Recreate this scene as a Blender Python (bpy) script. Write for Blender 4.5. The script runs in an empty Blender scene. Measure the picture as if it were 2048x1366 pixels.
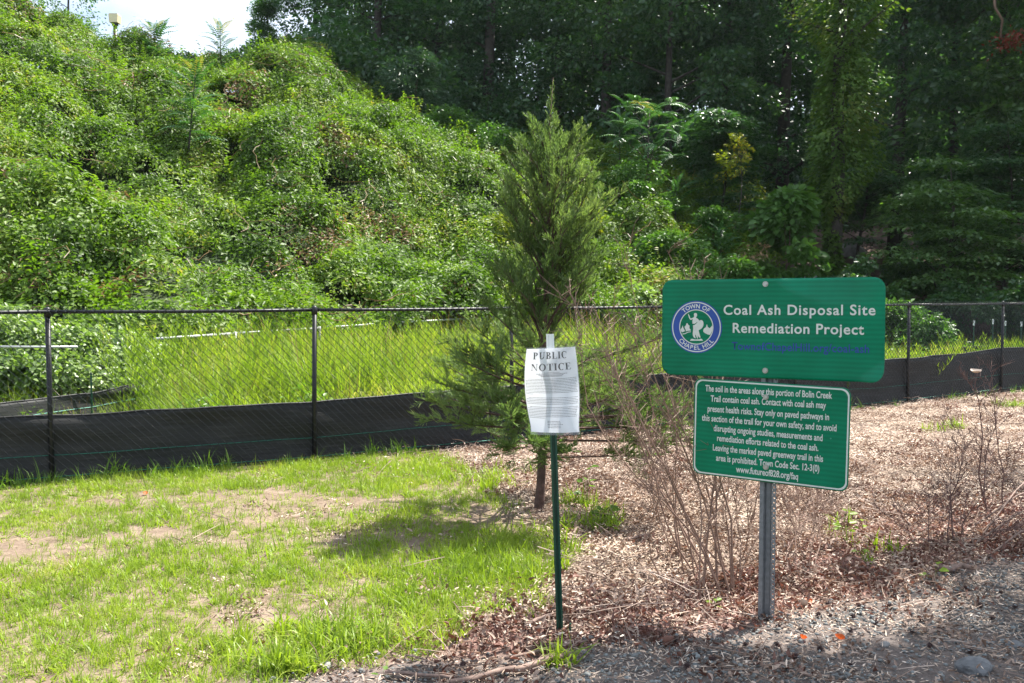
import bpy, math, random
import numpy as np
from mathutils import Vector, Matrix, Euler

# ------------------------------------------------------------------ camera, sky, sun
SC = bpy.context.scene
COL = SC.collection
F = 1820.0            # focal length in pixels of a 2048 wide frame
PITCH = math.radians(2.93)
CAMH = 1.62
SUN_AZ = (0.755, 0.656)       # horizontal direction towards the sun
SUN_EL = math.radians(59)

cam = bpy.data.objects.new('camera', bpy.data.cameras.new('camera'))
COL.objects.link(cam)
cam.data.sensor_width = 36.0
cam.data.lens = F / 2048 * 36.0
cam.data.clip_end = 1000
cam.location = (0, 0, CAMH)
cam.rotation_euler = (math.pi / 2 - PITCH, 0, 0)
cam.data.dof.use_dof = True
cam.data.dof.focus_distance = 4.6
cam.data.dof.aperture_fstop = 13
SC.camera = cam

world = bpy.data.worlds.new('World')
SC.world = world
world.use_nodes = True
wn, wl = world.node_tree.nodes, world.node_tree.links
bg = wn['Background']
sky = wn.new('ShaderNodeTexSky')
sky.sky_type = 'NISHITA'
sky.sun_disc = False
sky.sun_elevation = SUN_EL
sky.sun_rotation = math.atan2(SUN_AZ[0], SUN_AZ[1])
sky.dust_density = 2.0
tc = wn.new('ShaderNodeTexCoord')
mp = wn.new('ShaderNodeMapping'); mp.inputs['Scale'].default_value = (1.6, 1.6, 3.5)
nz = wn.new('ShaderNodeTexNoise'); nz.inputs['Scale'].default_value = 1.7; nz.inputs['Detail'].default_value = 7; nz.inputs['Roughness'].default_value = 0.55
rp = wn.new('ShaderNodeValToRGB')
rp.color_ramp.elements[0].position = 0.30; rp.color_ramp.elements[1].position = 0.66
mx = wn.new('ShaderNodeMixRGB')
mx.inputs['Color2'].default_value = (6.4, 7.0, 7.9, 1)      # sunlit cloud, in the sky texture's own units
wl.new(tc.outputs['Generated'], mp.inputs['Vector']); wl.new(mp.outputs[0], nz.inputs['Vector'])
wl.new(nz.outputs['Fac'], rp.inputs['Fac']); wl.new(rp.outputs['Color'], mx.inputs['Fac'])
wl.new(sky.outputs[0], mx.inputs['Color1']); wl.new(mx.outputs[0], bg.inputs['Color'])
bg.inputs['Strength'].default_value = 0.082

sun = bpy.data.objects.new('sun', bpy.data.lights.new('sun', 'SUN'))
COL.objects.link(sun)
sun.data.energy = 5.0
sun.data.angle = math.radians(0.55)
sun.data.color = (1.0, 0.955, 0.88)
sd = Vector((SUN_AZ[0] * math.cos(SUN_EL), SUN_AZ[1] * math.cos(SUN_EL), math.sin(SUN_EL)))
sun.rotation_euler = sd.to_track_quat('Z', 'Y').to_euler()

SC.view_settings.view_transform = 'Standard'
SC.view_settings.look = 'None'
SC.view_settings.gamma = 1.0
SC.view_settings.exposure = 1.5
SC.render.engine = 'CYCLES'
cy = SC.cycles
cy.max_bounces = 6; cy.diffuse_bounces = 3; cy.glossy_bounces = 2; cy.transmission_bounces = 4; cy.transparent_max_bounces = 6
cy.caustics_reflective = False; cy.caustics_refractive = False
cy.sample_clamp_indirect = 6

# ------------------------------------------------------------------ helpers
R = np.random.default_rng(11)
random.seed(5)


def tag(o, label=None, cat=None, group=None, kind=None):
    if label: o['label'] = label
    if cat: o['category'] = cat
    if group: o['group'] = group
    if kind: o['kind'] = kind
    return o


def empty(name, loc=(0, 0, 0), rz=0.0):
    o = bpy.data.objects.new(name, None); COL.objects.link(o)
    o.location = loc; o.rotation_euler = (0, 0, rz); o.empty_display_size = 0.1
    return o


def ray(px, py):
    """tangents (x, z) per metre of depth Y for a pixel of the 2048 photo"""
    cx = (px - 1024) / F; cz = (683 - py) / F
    y = math.cos(PITCH) + cz * math.sin(PITCH)
    z = -math.sin(PITCH) + cz * math.cos(PITCH)
    return cx / y, z / y


def at(px, py, Y):
    a, b = ray(px, py)
    return Vector((a * Y, Y, CAMH + b * Y))


def gnd(px, py, z=0.0):
    a, b = ray(px, py)
    Y = (z - CAMH) / b
    return Vector((a * Y, Y, z))


def new_mesh(name, V, F_, smooth=False, attrs=None):
    """V (n,3) array; F_ (m,k) int array or list of lists"""
    me = bpy.data.meshes.new(name)
    V = np.asarray(V, dtype=np.float32)
    if isinstance(F_, np.ndarray):
        m, k = F_.shape
        me.vertices.add(len(V)); me.vertices.foreach_set('co', V.ravel())
        me.loops.add(m * k); me.loops.foreach_set('vertex_index', F_.astype(np.int32).ravel())
        me.polygons.add(m); me.polygons.foreach_set('loop_start', np.arange(0, m * k, k, dtype=np.int32))
        me.update(calc_edges=True)
    else:
        me.from_pydata([tuple(v) for v in V], [], F_); me.update()
    if smooth and len(me.polygons):
        me.polygons.foreach_set('use_smooth', np.ones(len(me.polygons), dtype=bool))
    for k_, (typ, arr) in (attrs or {}).items():
        a = me.attributes.new(k_, typ, 'POINT')
        a.data.foreach_set('vector' if typ == 'FLOAT_VECTOR' else 'value', np.asarray(arr).ravel())
    return me


def link(name, me, mat=None, parent=None):
    if mat is not None and not me.materials: me.materials.append(mat)
    o = bpy.data.objects.new(name, me); COL.objects.link(o)
    if parent is not None: o.parent = parent
    return o


class MB:
    """collects boxes, tubes and polygons of one part"""
    def __init__(s): s.V = []; s.F = []; s.n = 0
    def add(s, v, f):
        s.V.extend([tuple(p) for p in v]); s.F.extend([[i + s.n for i in q] for q in f]); s.n = len(s.V)
    def box(s, c, h, M=None):
        v = [Vector((c[0] + i * h[0], c[1] + j * h[1], c[2] + k * h[2])) for i in (-1, 1) for j in (-1, 1) for k in (-1, 1)]
        if M is not None: v = [M @ p for p in v]
        s.add(v, [(0, 1, 3, 2), (4, 6, 7, 5), (0, 4, 5, 1), (2, 3, 7, 6), (0, 2, 6, 4), (1, 5, 7, 3)])
    def tube(s, P, r, n=6, caps=True):
        P = [Vector(p) for p in P]
        if not hasattr(r, '__len__'): r = [r] * len(P)
        ring = []; up = Vector((0.3, 0.2, 1)).normalized(); v = []; a0 = None
        for i, p in enumerate(P):
            d = (P[min(i + 1, len(P) - 1)] - P[max(i - 1, 0)]).normalized()
            if a0 is None:
                a0 = d.cross(up if abs(d.dot(up)) < 0.95 else Vector((1, 0, 0))).normalized()
            else:
                a0 = (a0 - d * a0.dot(d)).normalized()
            b = d.cross(a0)
            for k in range(n):
                t = 2 * math.pi * k / n
                v.append(p + (a0 * math.cos(t) + b * math.sin(t)) * r[i])
        f = []
        for i in range(len(P) - 1):
            for k in range(n):
                f.append((i * n + k, i * n + (k + 1) % n, (i + 1) * n + (k + 1) % n, (i + 1) * n + k))
        if caps: f.append(tuple(range(n - 1, -1, -1))); f.append(tuple((len(P) - 1) * n + k for k in range(n)))
        s.add(v, f)
    def prism(s, pts, y0, y1, M=None):
        """outline pts [(x,z)] extruded in y"""
        n = len(pts)
        v = [Vector((x, y0, z)) for x, z in pts] + [Vector((x, y1, z)) for x, z in pts]
        if M is not None: v = [M @ p for p in v]
        f = [tuple(range(n)), tuple(range(2 * n - 1, n - 1, -1))]
        for i in range(n):
            j = (i + 1) % n; f.append((i, i + n, j + n, j))
        s.add(v, f)
    def build(s, name, mat, parent=None, smooth=False):
        return link(name, new_mesh(name, np.array([tuple(p) for p in s.V]), s.F, smooth), mat, parent)


# ---- noise on numpy arrays
def _h(ix, iy, seed):
    n = (ix.astype(np.int64) * 374761393 + iy.astype(np.int64) * 668265263 + seed * 1442695041) & 0xffffffff
    n = ((n ^ (n >> 13)) * 1274126177) & 0xffffffff
    return ((n ^ (n >> 16)) & 0xffff) / 65535.0


def vnoise(x, y, seed=0):
    x = np.asarray(x, float); y = np.asarray(y, float)
    ix = np.floor(x); iy = np.floor(y); fx = x - ix; fy = y - iy
    fx = fx * fx * (3 - 2 * fx); fy = fy * fy * (3 - 2 * fy)
    a = _h(ix, iy, seed); b = _h(ix + 1, iy, seed); c = _h(ix, iy + 1, seed); d = _h(ix + 1, iy + 1, seed)
    return (a + (b - a) * fx) * (1 - fy) + (c + (d - c) * fx) * fy


def fbm(x, y, seed=0, oct=4):
    s = 0; a = 0.5; t = 0
    for i in range(oct):
        s = s + a * vnoise(x * 2 ** i, y * 2 ** i, seed + i * 17); t += a; a *= 0.5
    return s / t


def in_poly(x, y, poly):
    x = np.asarray(x); inside = np.zeros(x.shape, bool)
    n = len(poly)
    for i in range(n):
        x1, y1 = poly[i]; x2, y2 = poly[(i + 1) % n]
        c = ((y1 > y) != (y2 > y)) & (x < (x2 - x1) * (y - y1) / (y2 - y1 + 1e-12) + x1)
        inside ^= c
    return inside


# ------------------------------------------------------------------ materials
def nodes(name):
    m = bpy.data.materials.new(name); m.use_nodes = True
    return m, m.node_tree.nodes, m.node_tree.links, m.node_tree.nodes['Principled BSDF']


def ramp(n, stops):
    r = n.new('ShaderNodeValToRGB'); e = r.color_ramp.elements
    while len(e) < len(stops): e.new(0.5)
    for el, (p, c) in zip(e, stops): el.position = p; el.color = (*c, 1)
    return r


def plain(name, col, rough=0.6, metal=0.0, var=0.15, scale=20, bump=0.0, spec=0.5, coord='Object'):
    m, n, l, b = nodes(name)
    b.inputs['Roughness'].default_value = rough; b.inputs['Metallic'].default_value = metal
    b.inputs['Specular IOR Level'].default_value = spec
    t = n.new('ShaderNodeTexCoord'); z = n.new('ShaderNodeTexNoise')
    z.inputs['Scale'].default_value = scale; z.inputs['Detail'].default_value = 5
    l.new(t.outputs[coord], z.inputs['Vector'])
    c0 = tuple(max(0, v * (1 - var)) for v in col); c1 = tuple(min(1, v * (1 + var)) for v in col)
    r = ramp(n, [(0.3, c0), (0.7, c1)])
    l.new(z.outputs['Fac'], r.inputs['Fac']); l.new(r.outputs['Color'], b.inputs['Base Color'])
    if bump:
        bp = n.new('ShaderNodeBump'); bp.inputs['Strength'].default_value = bump; bp.inputs['Distance'].default_value = 0.01
        l.new(z.outputs['Fac'], bp.inputs['Height']); l.new(bp.outputs['Normal'], b.inputs['Normal'])
    return m


def leafy(name, stops, trans=0.35, rough=0.42, wscale=0.35, tboost=(1.5, 1.7, 0.6), spec=0.3, wv=0.45):
    """leaf: colour from a per leaf value, the instance's own random value and slow drift over the place; light shines through"""
    m, n, l, b = nodes(name)
    at_ = n.new('ShaderNodeAttribute'); at_.attribute_name = 'v'
    oi = n.new('ShaderNodeObjectInfo'); ge = n.new('ShaderNodeNewGeometry')
    z = n.new('ShaderNodeTexNoise'); z.inputs['Scale'].default_value = wscale; z.inputs['Detail'].default_value = 4
    l.new(ge.outputs['Position'], z.inputs['Vector'])
    def ma(op, a, bb):
        x = n.new('ShaderNodeMath'); x.operation = op
        for i, q in enumerate((a, bb)):
            if isinstance(q, (int, float)): x.inputs[i].default_value = q
            else: l.new(q, x.inputs[i])
        return x.outputs[0]
    s = ma('ADD', ma('MULTIPLY', at_.outputs['Fac'], 0.4), ma('MULTIPLY', oi.outputs['Random'], 0.25))
    zz = ma('MULTIPLY', ma('SUBTRACT', z.outputs['Fac'], 0.5), wv * 3)
    s = ma('ADD', ma('ADD', s, zz), 0.175)
    r = ramp(n, stops)
    l.new(s, r.inputs['Fac']); l.new(r.outputs['Color'], b.inputs['Base Color'])
    b.inputs['Roughness'].default_value = rough; b.inputs['Specular IOR Level'].default_value = spec
    tr = n.new('ShaderNodeBsdfTranslucent'); mc = n.new('ShaderNodeMixRGB'); mc.blend_type = 'MULTIPLY'; mc.inputs['Fac'].default_value = 1
    mc.inputs['Color2'].default_value = (*tboost, 1); l.new(r.outputs['Color'], mc.inputs['Color1']); l.new(mc.outputs[0], tr.inputs['Color'])
    ms = n.new('ShaderNodeMixShader'); ms.inputs['Fac'].default_value = trans
    l.new(b.outputs[0], ms.inputs[1]); l.new(tr.outputs[0], ms.inputs[2]); l.new(ms.outputs[0], n['Material Output'].inputs['Surface'])
    return m


M = {}
M['vine'] = leafy('vine_leaf', [(0.0, (0.035, 0.075, 0.010)), (0.35, (0.078, 0.145, 0.016)), (0.65, (0.135, 0.22, 0.025)), (0.88, (0.20, 0.25, 0.04)), (1.0, (0.28, 0.22, 0.07))], trans=0.40, rough=0.5, wscale=0.45, spec=0.34, wv=0.6)
M['dryvine'] = leafy('dry_vine', [(0.0, (0.10, 0.07, 0.03)), (0.6, (0.26, 0.17, 0.08)), (1.0, (0.36, 0.26, 0.13))], trans=0.3, tboost=(1.2, 1.0, 0.7))
M['bramble'] = leafy('bramble_leaf', [(0.0, (0.07, 0.13, 0.03)), (0.5, (0.19, 0.27, 0.09)), (1.0, (0.36, 0.43, 0.20))], spec=0.6, trans=0.36, rough=0.42, wscale=0.6)
M['wood_leaf'] = leafy('tree_leaf', [(0.0, (0.016, 0.048, 0.026)), (0.5, (0.042, 0.100, 0.044)), (1.0, (0.095, 0.165, 0.045))], trans=0.34, rough=0.36, wscale=0.12, spec=0.6, tboost=(1.9, 2.3, 0.6), wv=0.5)
M['blue_leaf'] = leafy('bluish_leaf', [(0.0, (0.03, 0.075, 0.04)), (1.0, (0.08, 0.15, 0.07))], trans=0.25, rough=0.4, wscale=0.3)
M['climber'] = leafy('climber_leaf', [(0.0, (0.05, 0.11, 0.02)), (0.55, (0.10, 0.18, 0.03)), (1.0, (0.20, 0.20, 0.05))], trans=0.32, rough=0.5, wscale=0.6)
M['shrub_leaf'] = leafy('shrub_leaf', [(0.0, (0.04, 0.10, 0.025)), (0.6, (0.08, 0.17, 0.035)), (1.0, (0.13, 0.23, 0.05))], trans=0.33, rough=0.4, wscale=0.5)
M['yellow_leaf'] = leafy('yellow_leaf', [(0.0, (0.12, 0.17, 0.02)), (0.6, (0.22, 0.26, 0.03)), (1.0, (0.40, 0.30, 0.03))], trans=0.36, wscale=0.5)
M['frond'] = leafy('compound_leaf', [(0.0, (0.03, 0.09, 0.035)), (0.6, (0.06, 0.15, 0.05)), (1.0, (0.12, 0.22, 0.06))], trans=0.28, rough=0.38, wscale=0.5)
M['frond_pale'] = leafy('young_compound_leaf', [(0.0, (0.16, 0.22, 0.07)), (0.6, (0.30, 0.26, 0.07)), (1.0, (0.45, 0.30, 0.10))], trans=0.3, wscale=0.5)
M['redleaf'] = leafy('red_leaf', [(0.0, (0.14, 0.03, 0.02)), (1.0, (0.33, 0.06, 0.03))], trans=0.25, tboost=(1.3, 0.8, 0.5))
M['meadow'] = leafy('meadow_grass', [(0.0, (0.09, 0.16, 0.015)), (0.45, (0.19, 0.29, 0.03)), (0.8, (0.31, 0.38, 0.055)), (1.0, (0.46, 0.40, 0.18))], trans=0.45, rough=0.5, wscale=0.9, tboost=(1.4, 1.45, 0.6), wv=0.6)
M['lawn'] = leafy('lawn_grass', [(0.0, (0.11, 0.18, 0.02)), (0.5, (0.21, 0.30, 0.035)), (0.85, (0.30, 0.37, 0.06)), (1.0, (0.40, 0.34, 0.15))], trans=0.42, rough=0.42, wscale=1.6, tboost=(1.4, 1.5, 0.5), wv=0.4)
M['weed'] = leafy('weed_leaf', [(0.0, (0.06, 0.13, 0.02)), (1.0, (0.16, 0.26, 0.04))], trans=0.4, rough=0.4, wscale=1.5)
M['cedar'] = leafy('cedar_foliage', [(0.0, (0.07, 0.12, 0.045)), (0.5, (0.15, 0.215, 0.080)), (0.85, (0.23, 0.28, 0.10)), (1.0, (0.28, 0.25, 0.07))], trans=0.42, rough=0.55, wscale=1.8, tboost=(1.35, 1.5, 0.7), wv=0.5)
M['cedar_dry'] = leafy('cedar_dry_foliage', [(0.0, (0.12, 0.06, 0.03)), (1.0, (0.25, 0.13, 0.06))], trans=0.2)
M['litter'] = leafy('dead_leaf', [(0.0, (0.055, 0.034, 0.025)), (0.4, (0.21, 0.14, 0.105)), (0.72, (0.44, 0.33, 0.265)), (1.0, (0.70, 0.60, 0.51))], trans=0.12, rough=0.55, wscale=1.2, tboost=(1.2, 0.9, 0.7), wv=0.35)
M['redlitter'] = leafy('red_brown_dead_leaf', [(0.0, (0.07, 0.030, 0.022)), (0.45, (0.17, 0.085, 0.064)), (0.8, (0.33, 0.20, 0.16)), (1.0, (0.50, 0.36, 0.30))], trans=0.15, rough=0.5, wscale=2.0, tboost=(1.3, 0.8, 0.6), wv=0.3)
M['chip'] = leafy('wood_chip', [(0.0, (0.09, 0.06, 0.042)), (0.35, (0.37, 0.27, 0.195)), (0.7, (0.62, 0.50, 0.40)), (1.0, (0.80, 0.72, 0.62))], trans=0.0, rough=0.7, wscale=1.4, wv=0.35)
M['stone'] = leafy('gravel_stone', [(0.0, (0.085, 0.08, 0.075)), (0.5, (0.15, 0.155, 0.15)), (0.85, (0.24, 0.265, 0.265)), (1.0, (0.42, 0.42, 0.40))], trans=0.0, rough=0.7, wscale=1.5, wv=0.2)
M['thatch'] = leafy('dry_thatch', [(0.0, (0.14, 0.10, 0.06)), (0.6, (0.32, 0.25, 0.15)), (1.0, (0.45, 0.37, 0.24))], trans=0.2, rough=0.6, wscale=2)
M['seedball'] = plain('seed_ball', (0.055, 0.03, 0.028), 0.7, var=0.4, scale=60)
M['rock'] = plain('dark_rock', (0.14, 0.145, 0.15), 0.8, var=0.35, scale=14, bump=0.6)
M['boulder'] = plain('pale_boulder', (0.26, 0.25, 0.24), 0.85, var=0.3, scale=3, bump=0.6)
M['bark'] = plain('bark', (0.05, 0.04, 0.034), 0.9, var=0.45, scale=6, bump=0.8)
M['cedar_bark'] = plain('cedar_bark', (0.085, 0.05, 0.04), 0.9, var=0.5, scale=30, bump=0.8)
M['twig'] = plain('bare_twig', (0.22, 0.135, 0.10), 0.7, var=0.25, scale=12)
M['twig_dark'] = plain('dark_stem', (0.12, 0.065, 0.055), 0.7, var=0.3, scale=12)
M['stick'] = plain('dead_stick', (0.22, 0.15, 0.12), 0.85, var=0.35, scale=25, bump=0.5)
M['fence_paint'] = plain('black_coated_steel', (0.010, 0.011, 0.013), 0.42, var=0.3, scale=8, spec=0.4)
M['fence_wire'] = plain('black_coated_wire', (0.014, 0.015, 0.017), 0.25, var=0.2, scale=8, spec=0.8)
M['galv'] = plain('galvanised_steel', (0.21, 0.22, 0.23), 0.5, metal=0.5, var=0.18, scale=40)
M['galv_rail'] = plain('weathered_grey_rail', (0.45, 0.46, 0.45), 0.5, metal=0.3, var=0.15, scale=9)
M['stake'] = plain('dark_green_stake', (0.008, 0.055, 0.035), 0.35, var=0.2, scale=9)
M['white_tip'] = plain('white_paint', (0.72, 0.74, 0.72), 0.5, var=0.06)
M['bolt'] = plain('bolt_metal', (0.42, 0.42, 0.40), 0.4, metal=0.8, var=0.25, scale=60)
M['legend'] = plain('sign_lettering', (0.62, 0.64, 0.60), 0.5, var=0.05, scale=90)
M['navy'] = plain('navy_lettering', (0.013, 0.038, 0.30), 0.45, var=0.08)
M['sealblue'] = plain('seal_blue', (0.014, 0.06, 0.30), 0.45, var=0.08)
M['ink'] = plain('black_ink', (0.015, 0.015, 0.02), 0.5, var=0.05)
M['ink_small'] = plain('small_print_ink', (0.06, 0.06, 0.08), 0.6, var=0.05)
def paper_mat():
    m = plain('white_paper', (0.80, 0.82, 0.87), 0.45, var=0.03, scale=4); n, l = m.node_tree.nodes, m.node_tree.links
    tr_ = n.new('ShaderNodeBsdfTranslucent'); tr_.inputs['Color'].default_value = (.8, .82, .87, 1); ms = n.new('ShaderNodeMixShader'); ms.inputs['Fac'].default_value = 0.3
    l.new(n['Principled BSDF'].outputs[0], ms.inputs[1]); l.new(tr_.outputs[0], ms.inputs[2]); l.new(ms.outputs[0], n['Material Output'].inputs['Surface']); return m


M['paper'] = paper_mat()
M['lampbox'] = plain('cream_lamp_head', (0.75, 0.66, 0.42), 0.4, var=0.05)
M['blackpaint'] = plain('black_paint', (0.02, 0.02, 0.025), 0.4)
M['culvert'] = plain('dark_concrete', (0.05, 0.05, 0.06), 0.8)


def sign_green():
    m, n, l, b = nodes('reflective_green_sheeting')
    t = n.new('ShaderNodeTexCoord')
    w = n.new('ShaderNodeTexWave'); w.bands_direction = 'Z'; w.inputs['Scale'].default_value = 14; w.inputs['Distortion'].default_value = 1.2; w.inputs['Detail'].default_value = 2; w.inputs['Detail Scale'].default_value = 0.6
    l.new(t.outputs['Object'], w.inputs['Vector'])
    z = n.new('ShaderNodeTexNoise'); z.inputs['Scale'].default_value = 3.5; z.inputs['Detail'].default_value = 6; l.new(t.outputs['Object'], z.inputs['Vector'])
    mxx = n.new('ShaderNodeMixRGB'); mxx.inputs['Fac'].default_value = 0.82
    l.new(w.outputs['Color'], mxx.inputs['Color1']); l.new(z.outputs['Fac'], mxx.inputs['Color2'])
    r = ramp(n, [(0.25, (0.000, 0.115, 0.056)), (0.72, (0.001, 0.205, 0.105))])
    l.new(mxx.outputs[0], r.inputs['Fac']); l.new(r.outputs['Color'], b.inputs['Base Color'])
    b.inputs['Roughness'].default_value = 0.34; b.inputs['Specular IOR Level'].default_value = 0.2
    return m


M['sign'] = sign_green()


def fabric():
    m, n, l, b = nodes('silt_fence_fabric')
    t = n.new('ShaderNodeTexCoord'); mpp = n.new('ShaderNodeMapping'); mpp.inputs['Scale'].default_value = (1.2, 1.2, 13)
    z = n.new('ShaderNodeTexNoise'); z.inputs['Scale'].default_value = 3; z.inputs['Detail'].default_value = 6
    l.new(t.outputs['Object'], mpp.inputs['Vector']); l.new(mpp.outputs[0], z.inputs['Vector'])
    r = ramp(n, [(0.3, (0.016, 0.017, 0.017)), (0.6, (0.029, 0.029, 0.029)), (0.78, (0.060, 0.058, 0.056))])
    l.new(z.outputs['Fac'], r.inputs['Fac']); l.new(r.outputs['Color'], b.inputs['Base Color'])
    bp = n.new('ShaderNodeBump'); bp.inputs['Strength'].default_value = 0.6; bp.inputs['Distance'].default_value = 0.012
    l.new(z.outputs['Fac'], bp.inputs['Height']); l.new(bp.outputs['Normal'], b.inputs['Normal'])
    b.inputs['Roughness'].default_value = 0.6; b.inputs['Specular IOR Level'].default_value = 0.3
    return m


M['fabric'] = fabric()
M['stitch'] = plain('green_stitch_line', (0.03, 0.24, 0.17), 0.6)


def ground_mat():
    m, n, l, b = nodes('ground_soil')
    def attr(nm):
        a = n.new('ShaderNodeAttribute'); a.attribute_name = nm; return a.outputs['Fac']
    t = n.new('ShaderNodeNewGeometry')
    def noise(s, d=8, rgh=0.6):
        z = n.new('ShaderNodeTexNoise'); z.inputs['Scale'].default_value = s; z.inputs['Detail'].default_value = d; z.inputs['Roughness'].default_value = rgh
        l.new(t.outputs['Position'], z.inputs['Vector']); return z.outputs['Fac']
    n1 = noise(45); n2 = noise(6); n3 = noise(140, 4)
    v = n.new('ShaderNodeTexVoronoi'); v.inputs['Scale'].default_value = 55; l.new(t.outputs['Position'], v.inputs['Vector'])
    def mix(f, a, c):
        x = n.new('ShaderNodeMixRGB')
        for s_, q in (('Fac', f), ('Color1', a), ('Color2', c)):
            if isinstance(q, (int, float)): x.inputs[s_].default_value = q
            else: l.new(q, x.inputs[s_])
        return x.outputs[0]
    hs = mix(0.5, n1, v.outputs['Color'])
    mulch = ramp(n, [(0.25, (0.06, 0.04, 0.03)), (0.5, (0.20, 0.145, 0.11)), (0.8, (0.46, 0.37, 0.29))]); l.new(hs, mulch.inputs['Fac'])
    red = ramp(n, [(0.2, (0.06, 0.03, 0.025)), (0.5, (0.16, 0.085, 0.07)), (0.8, (0.30, 0.19, 0.155))]); l.new(hs, red.inputs['Fac'])
    grv = ramp(n, [(0.3, (0.075, 0.060, 0.053)), (0.5, (0.135, 0.11, 0.098)), (0.75, (0.23, 0.20, 0.185))]); l.new(mix(0.5, n1, n3), grv.inputs['Fac'])
    soil = ramp(n, [(0.3, (0.105, 0.073, 0.052)), (0.5, (0.19, 0.14, 0.102)), (0.7, (0.30, 0.235, 0.18))]); l.new(mix(0.4, n2, n1), soil.inputs['Fac'])
    mead = ramp(n, [(0.3, (0.05, 0.08, 0.015)), (0.7, (0.14, 0.17, 0.04))]); l.new(n1, mead.inputs['Fac'])
    c = mix(attr('redz'), mulch.outputs['Color'], red.outputs['Color'])
    c = mix(attr('lawnz'), c, soil.outputs['Color'])
    c = mix(attr('gravelz'), c, grv.outputs['Color'])
    c = mix(attr('meadz'), c, mead.outputs['Color'])
    l.new(c, b.inputs['Base Color']); b.inputs['Roughness'].default_value = 0.9; b.inputs['Specular IOR Level'].default_value = 0.2
    bp = n.new('ShaderNodeBump'); bp.inputs['Strength'].default_value = 0.9; bp.inputs['Distance'].default_value = 0.012
    l.new(hs, bp.inputs['Height']); l.new(bp.outputs['Normal'], b.inputs['Normal'])
    return m


def hill_mat():
    m, n, l, b = nodes('hillside_soil')
    t = n.new('ShaderNodeNewGeometry')
    z = n.new('ShaderNodeTexNoise'); z.inputs['Scale'].default_value = 2.2; z.inputs['Detail'].default_value = 9; l.new(t.outputs['Position'], z.inputs['Vector'])
    a = n.new('ShaderNodeAttribute'); a.attribute_name = 'woodz'
    g = ramp(n, [(0.3, (0.015, 0.03, 0.008)), (0.7, (0.045, 0.07, 0.018))]); w = ramp(n, [(0.3, (0.05, 0.03, 0.022)), (0.55, (0.13, 0.08, 0.06)), (0.75, (0.24, 0.165, 0.13))])
    l.new(z.outputs['Fac'], g.inputs['Fac']); l.new(z.outputs['Fac'], w.inputs['Fac'])
    x = n.new('ShaderNodeMixRGB'); l.new(a.outputs['Fac'], x.inputs['Fac']); l.new(g.outputs[0], x.inputs['Color1']); l.new(w.outputs[0], x.inputs['Color2'])
    l.new(x.outputs[0], b.inputs['Base Color']); b.inputs['Roughness'].default_value = 0.95
    return m


# ------------------------------------------------------------------ leaf and tuft geometry
def leaves_arrays(P, D, N, L, W, fold=0.25, six=False, bend=0.0):
    """one folded leaf per row: P base, D axis, N normal, L length, W width -> verts, quads/tris, v per vertex"""
    k = len(P); D = D / np.linalg.norm(D, axis=1, keepdims=True)
    S = np.cross(D, N); S /= (np.linalg.norm(S, axis=1, keepdims=True) + 1e-9); N2 = np.cross(S, D)
    L = L[:, None]; W = W[:, None]
    v = R.random(k)
    if not six:
        V = np.stack([P, P + D * L * 0.42 + S * W * 0.5 + N2 * W * fold * 0.5, P + D * L - N2 * L * bend, P + D * L * 0.42 - S * W * 0.5 + N2 * W * fold * 0.5], 1)
        F_ = np.array([[0, 1, 2], [0, 2, 3]]); q = 4
    else:
        V = np.stack([P, P + D * L * 0.3 + S * W * 0.48 + N2 * W * fold * 0.5, P + D * L * 0.68 + S * W * 0.36 + N2 * (W * fold * 0.3 - L * bend * 0.4), P + D * L - N2 * L * bend,
                      P + D * L * 0.68 - S * W * 0.36 + N2 * (W * fold * 0.3 - L * bend * 0.4), P + D * L * 0.3 - S * W * 0.48 + N2 * W * fold * 0.5], 1)
        F_ = np.array([[0, 1, 2], [0, 2, 3], [0, 3, 4], [0, 4, 5]]); q = 6
    Fa = (F_[None] + (np.arange(k) * q)[:, None, None]).reshape(-1, 3)
    return V.reshape(-1, 3), Fa, np.repeat(v, q)


def unit(a): return a / (np.linalg.norm(a, axis=-1, keepdims=True) + 1e-9)


def leaf_mesh(name, P, D, N, L, W, **k):
    V, Fa, v = leaves_arrays(P, D, N, L, W, **k)
    return new_mesh(name, V, Fa, attrs={'v': ('FLOAT', v)})


def clump_mesh(name, n, rad, hgt, L, W, up=0.5, six=False, droop=0.3):
    th = R.random(n) * 2 * np.pi; r = rad * np.sqrt(R.random(n))
    P = np.stack([r * np.cos(th), r * np.sin(th), hgt * (1 - (r / rad) ** 2) * (0.35 + 0.65 * R.random(n))], 1)
    D = unit(np.stack([np.cos(th + R.normal(0, 0.9, n)), np.sin(th + R.normal(0, 0.9, n)), R.normal(-droop, 0.45, n)], 1))
    N = unit(np.stack([R.normal(0, 0.55, n), R.normal(0, 0.55, n), np.full(n, up + 0.5)], 1))
    s = 0.6 + 0.7 * R.random(n)
    return leaf_mesh(name, P, D, N, L * s, W * s, six=six, fold=0.3, bend=0.12)


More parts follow.
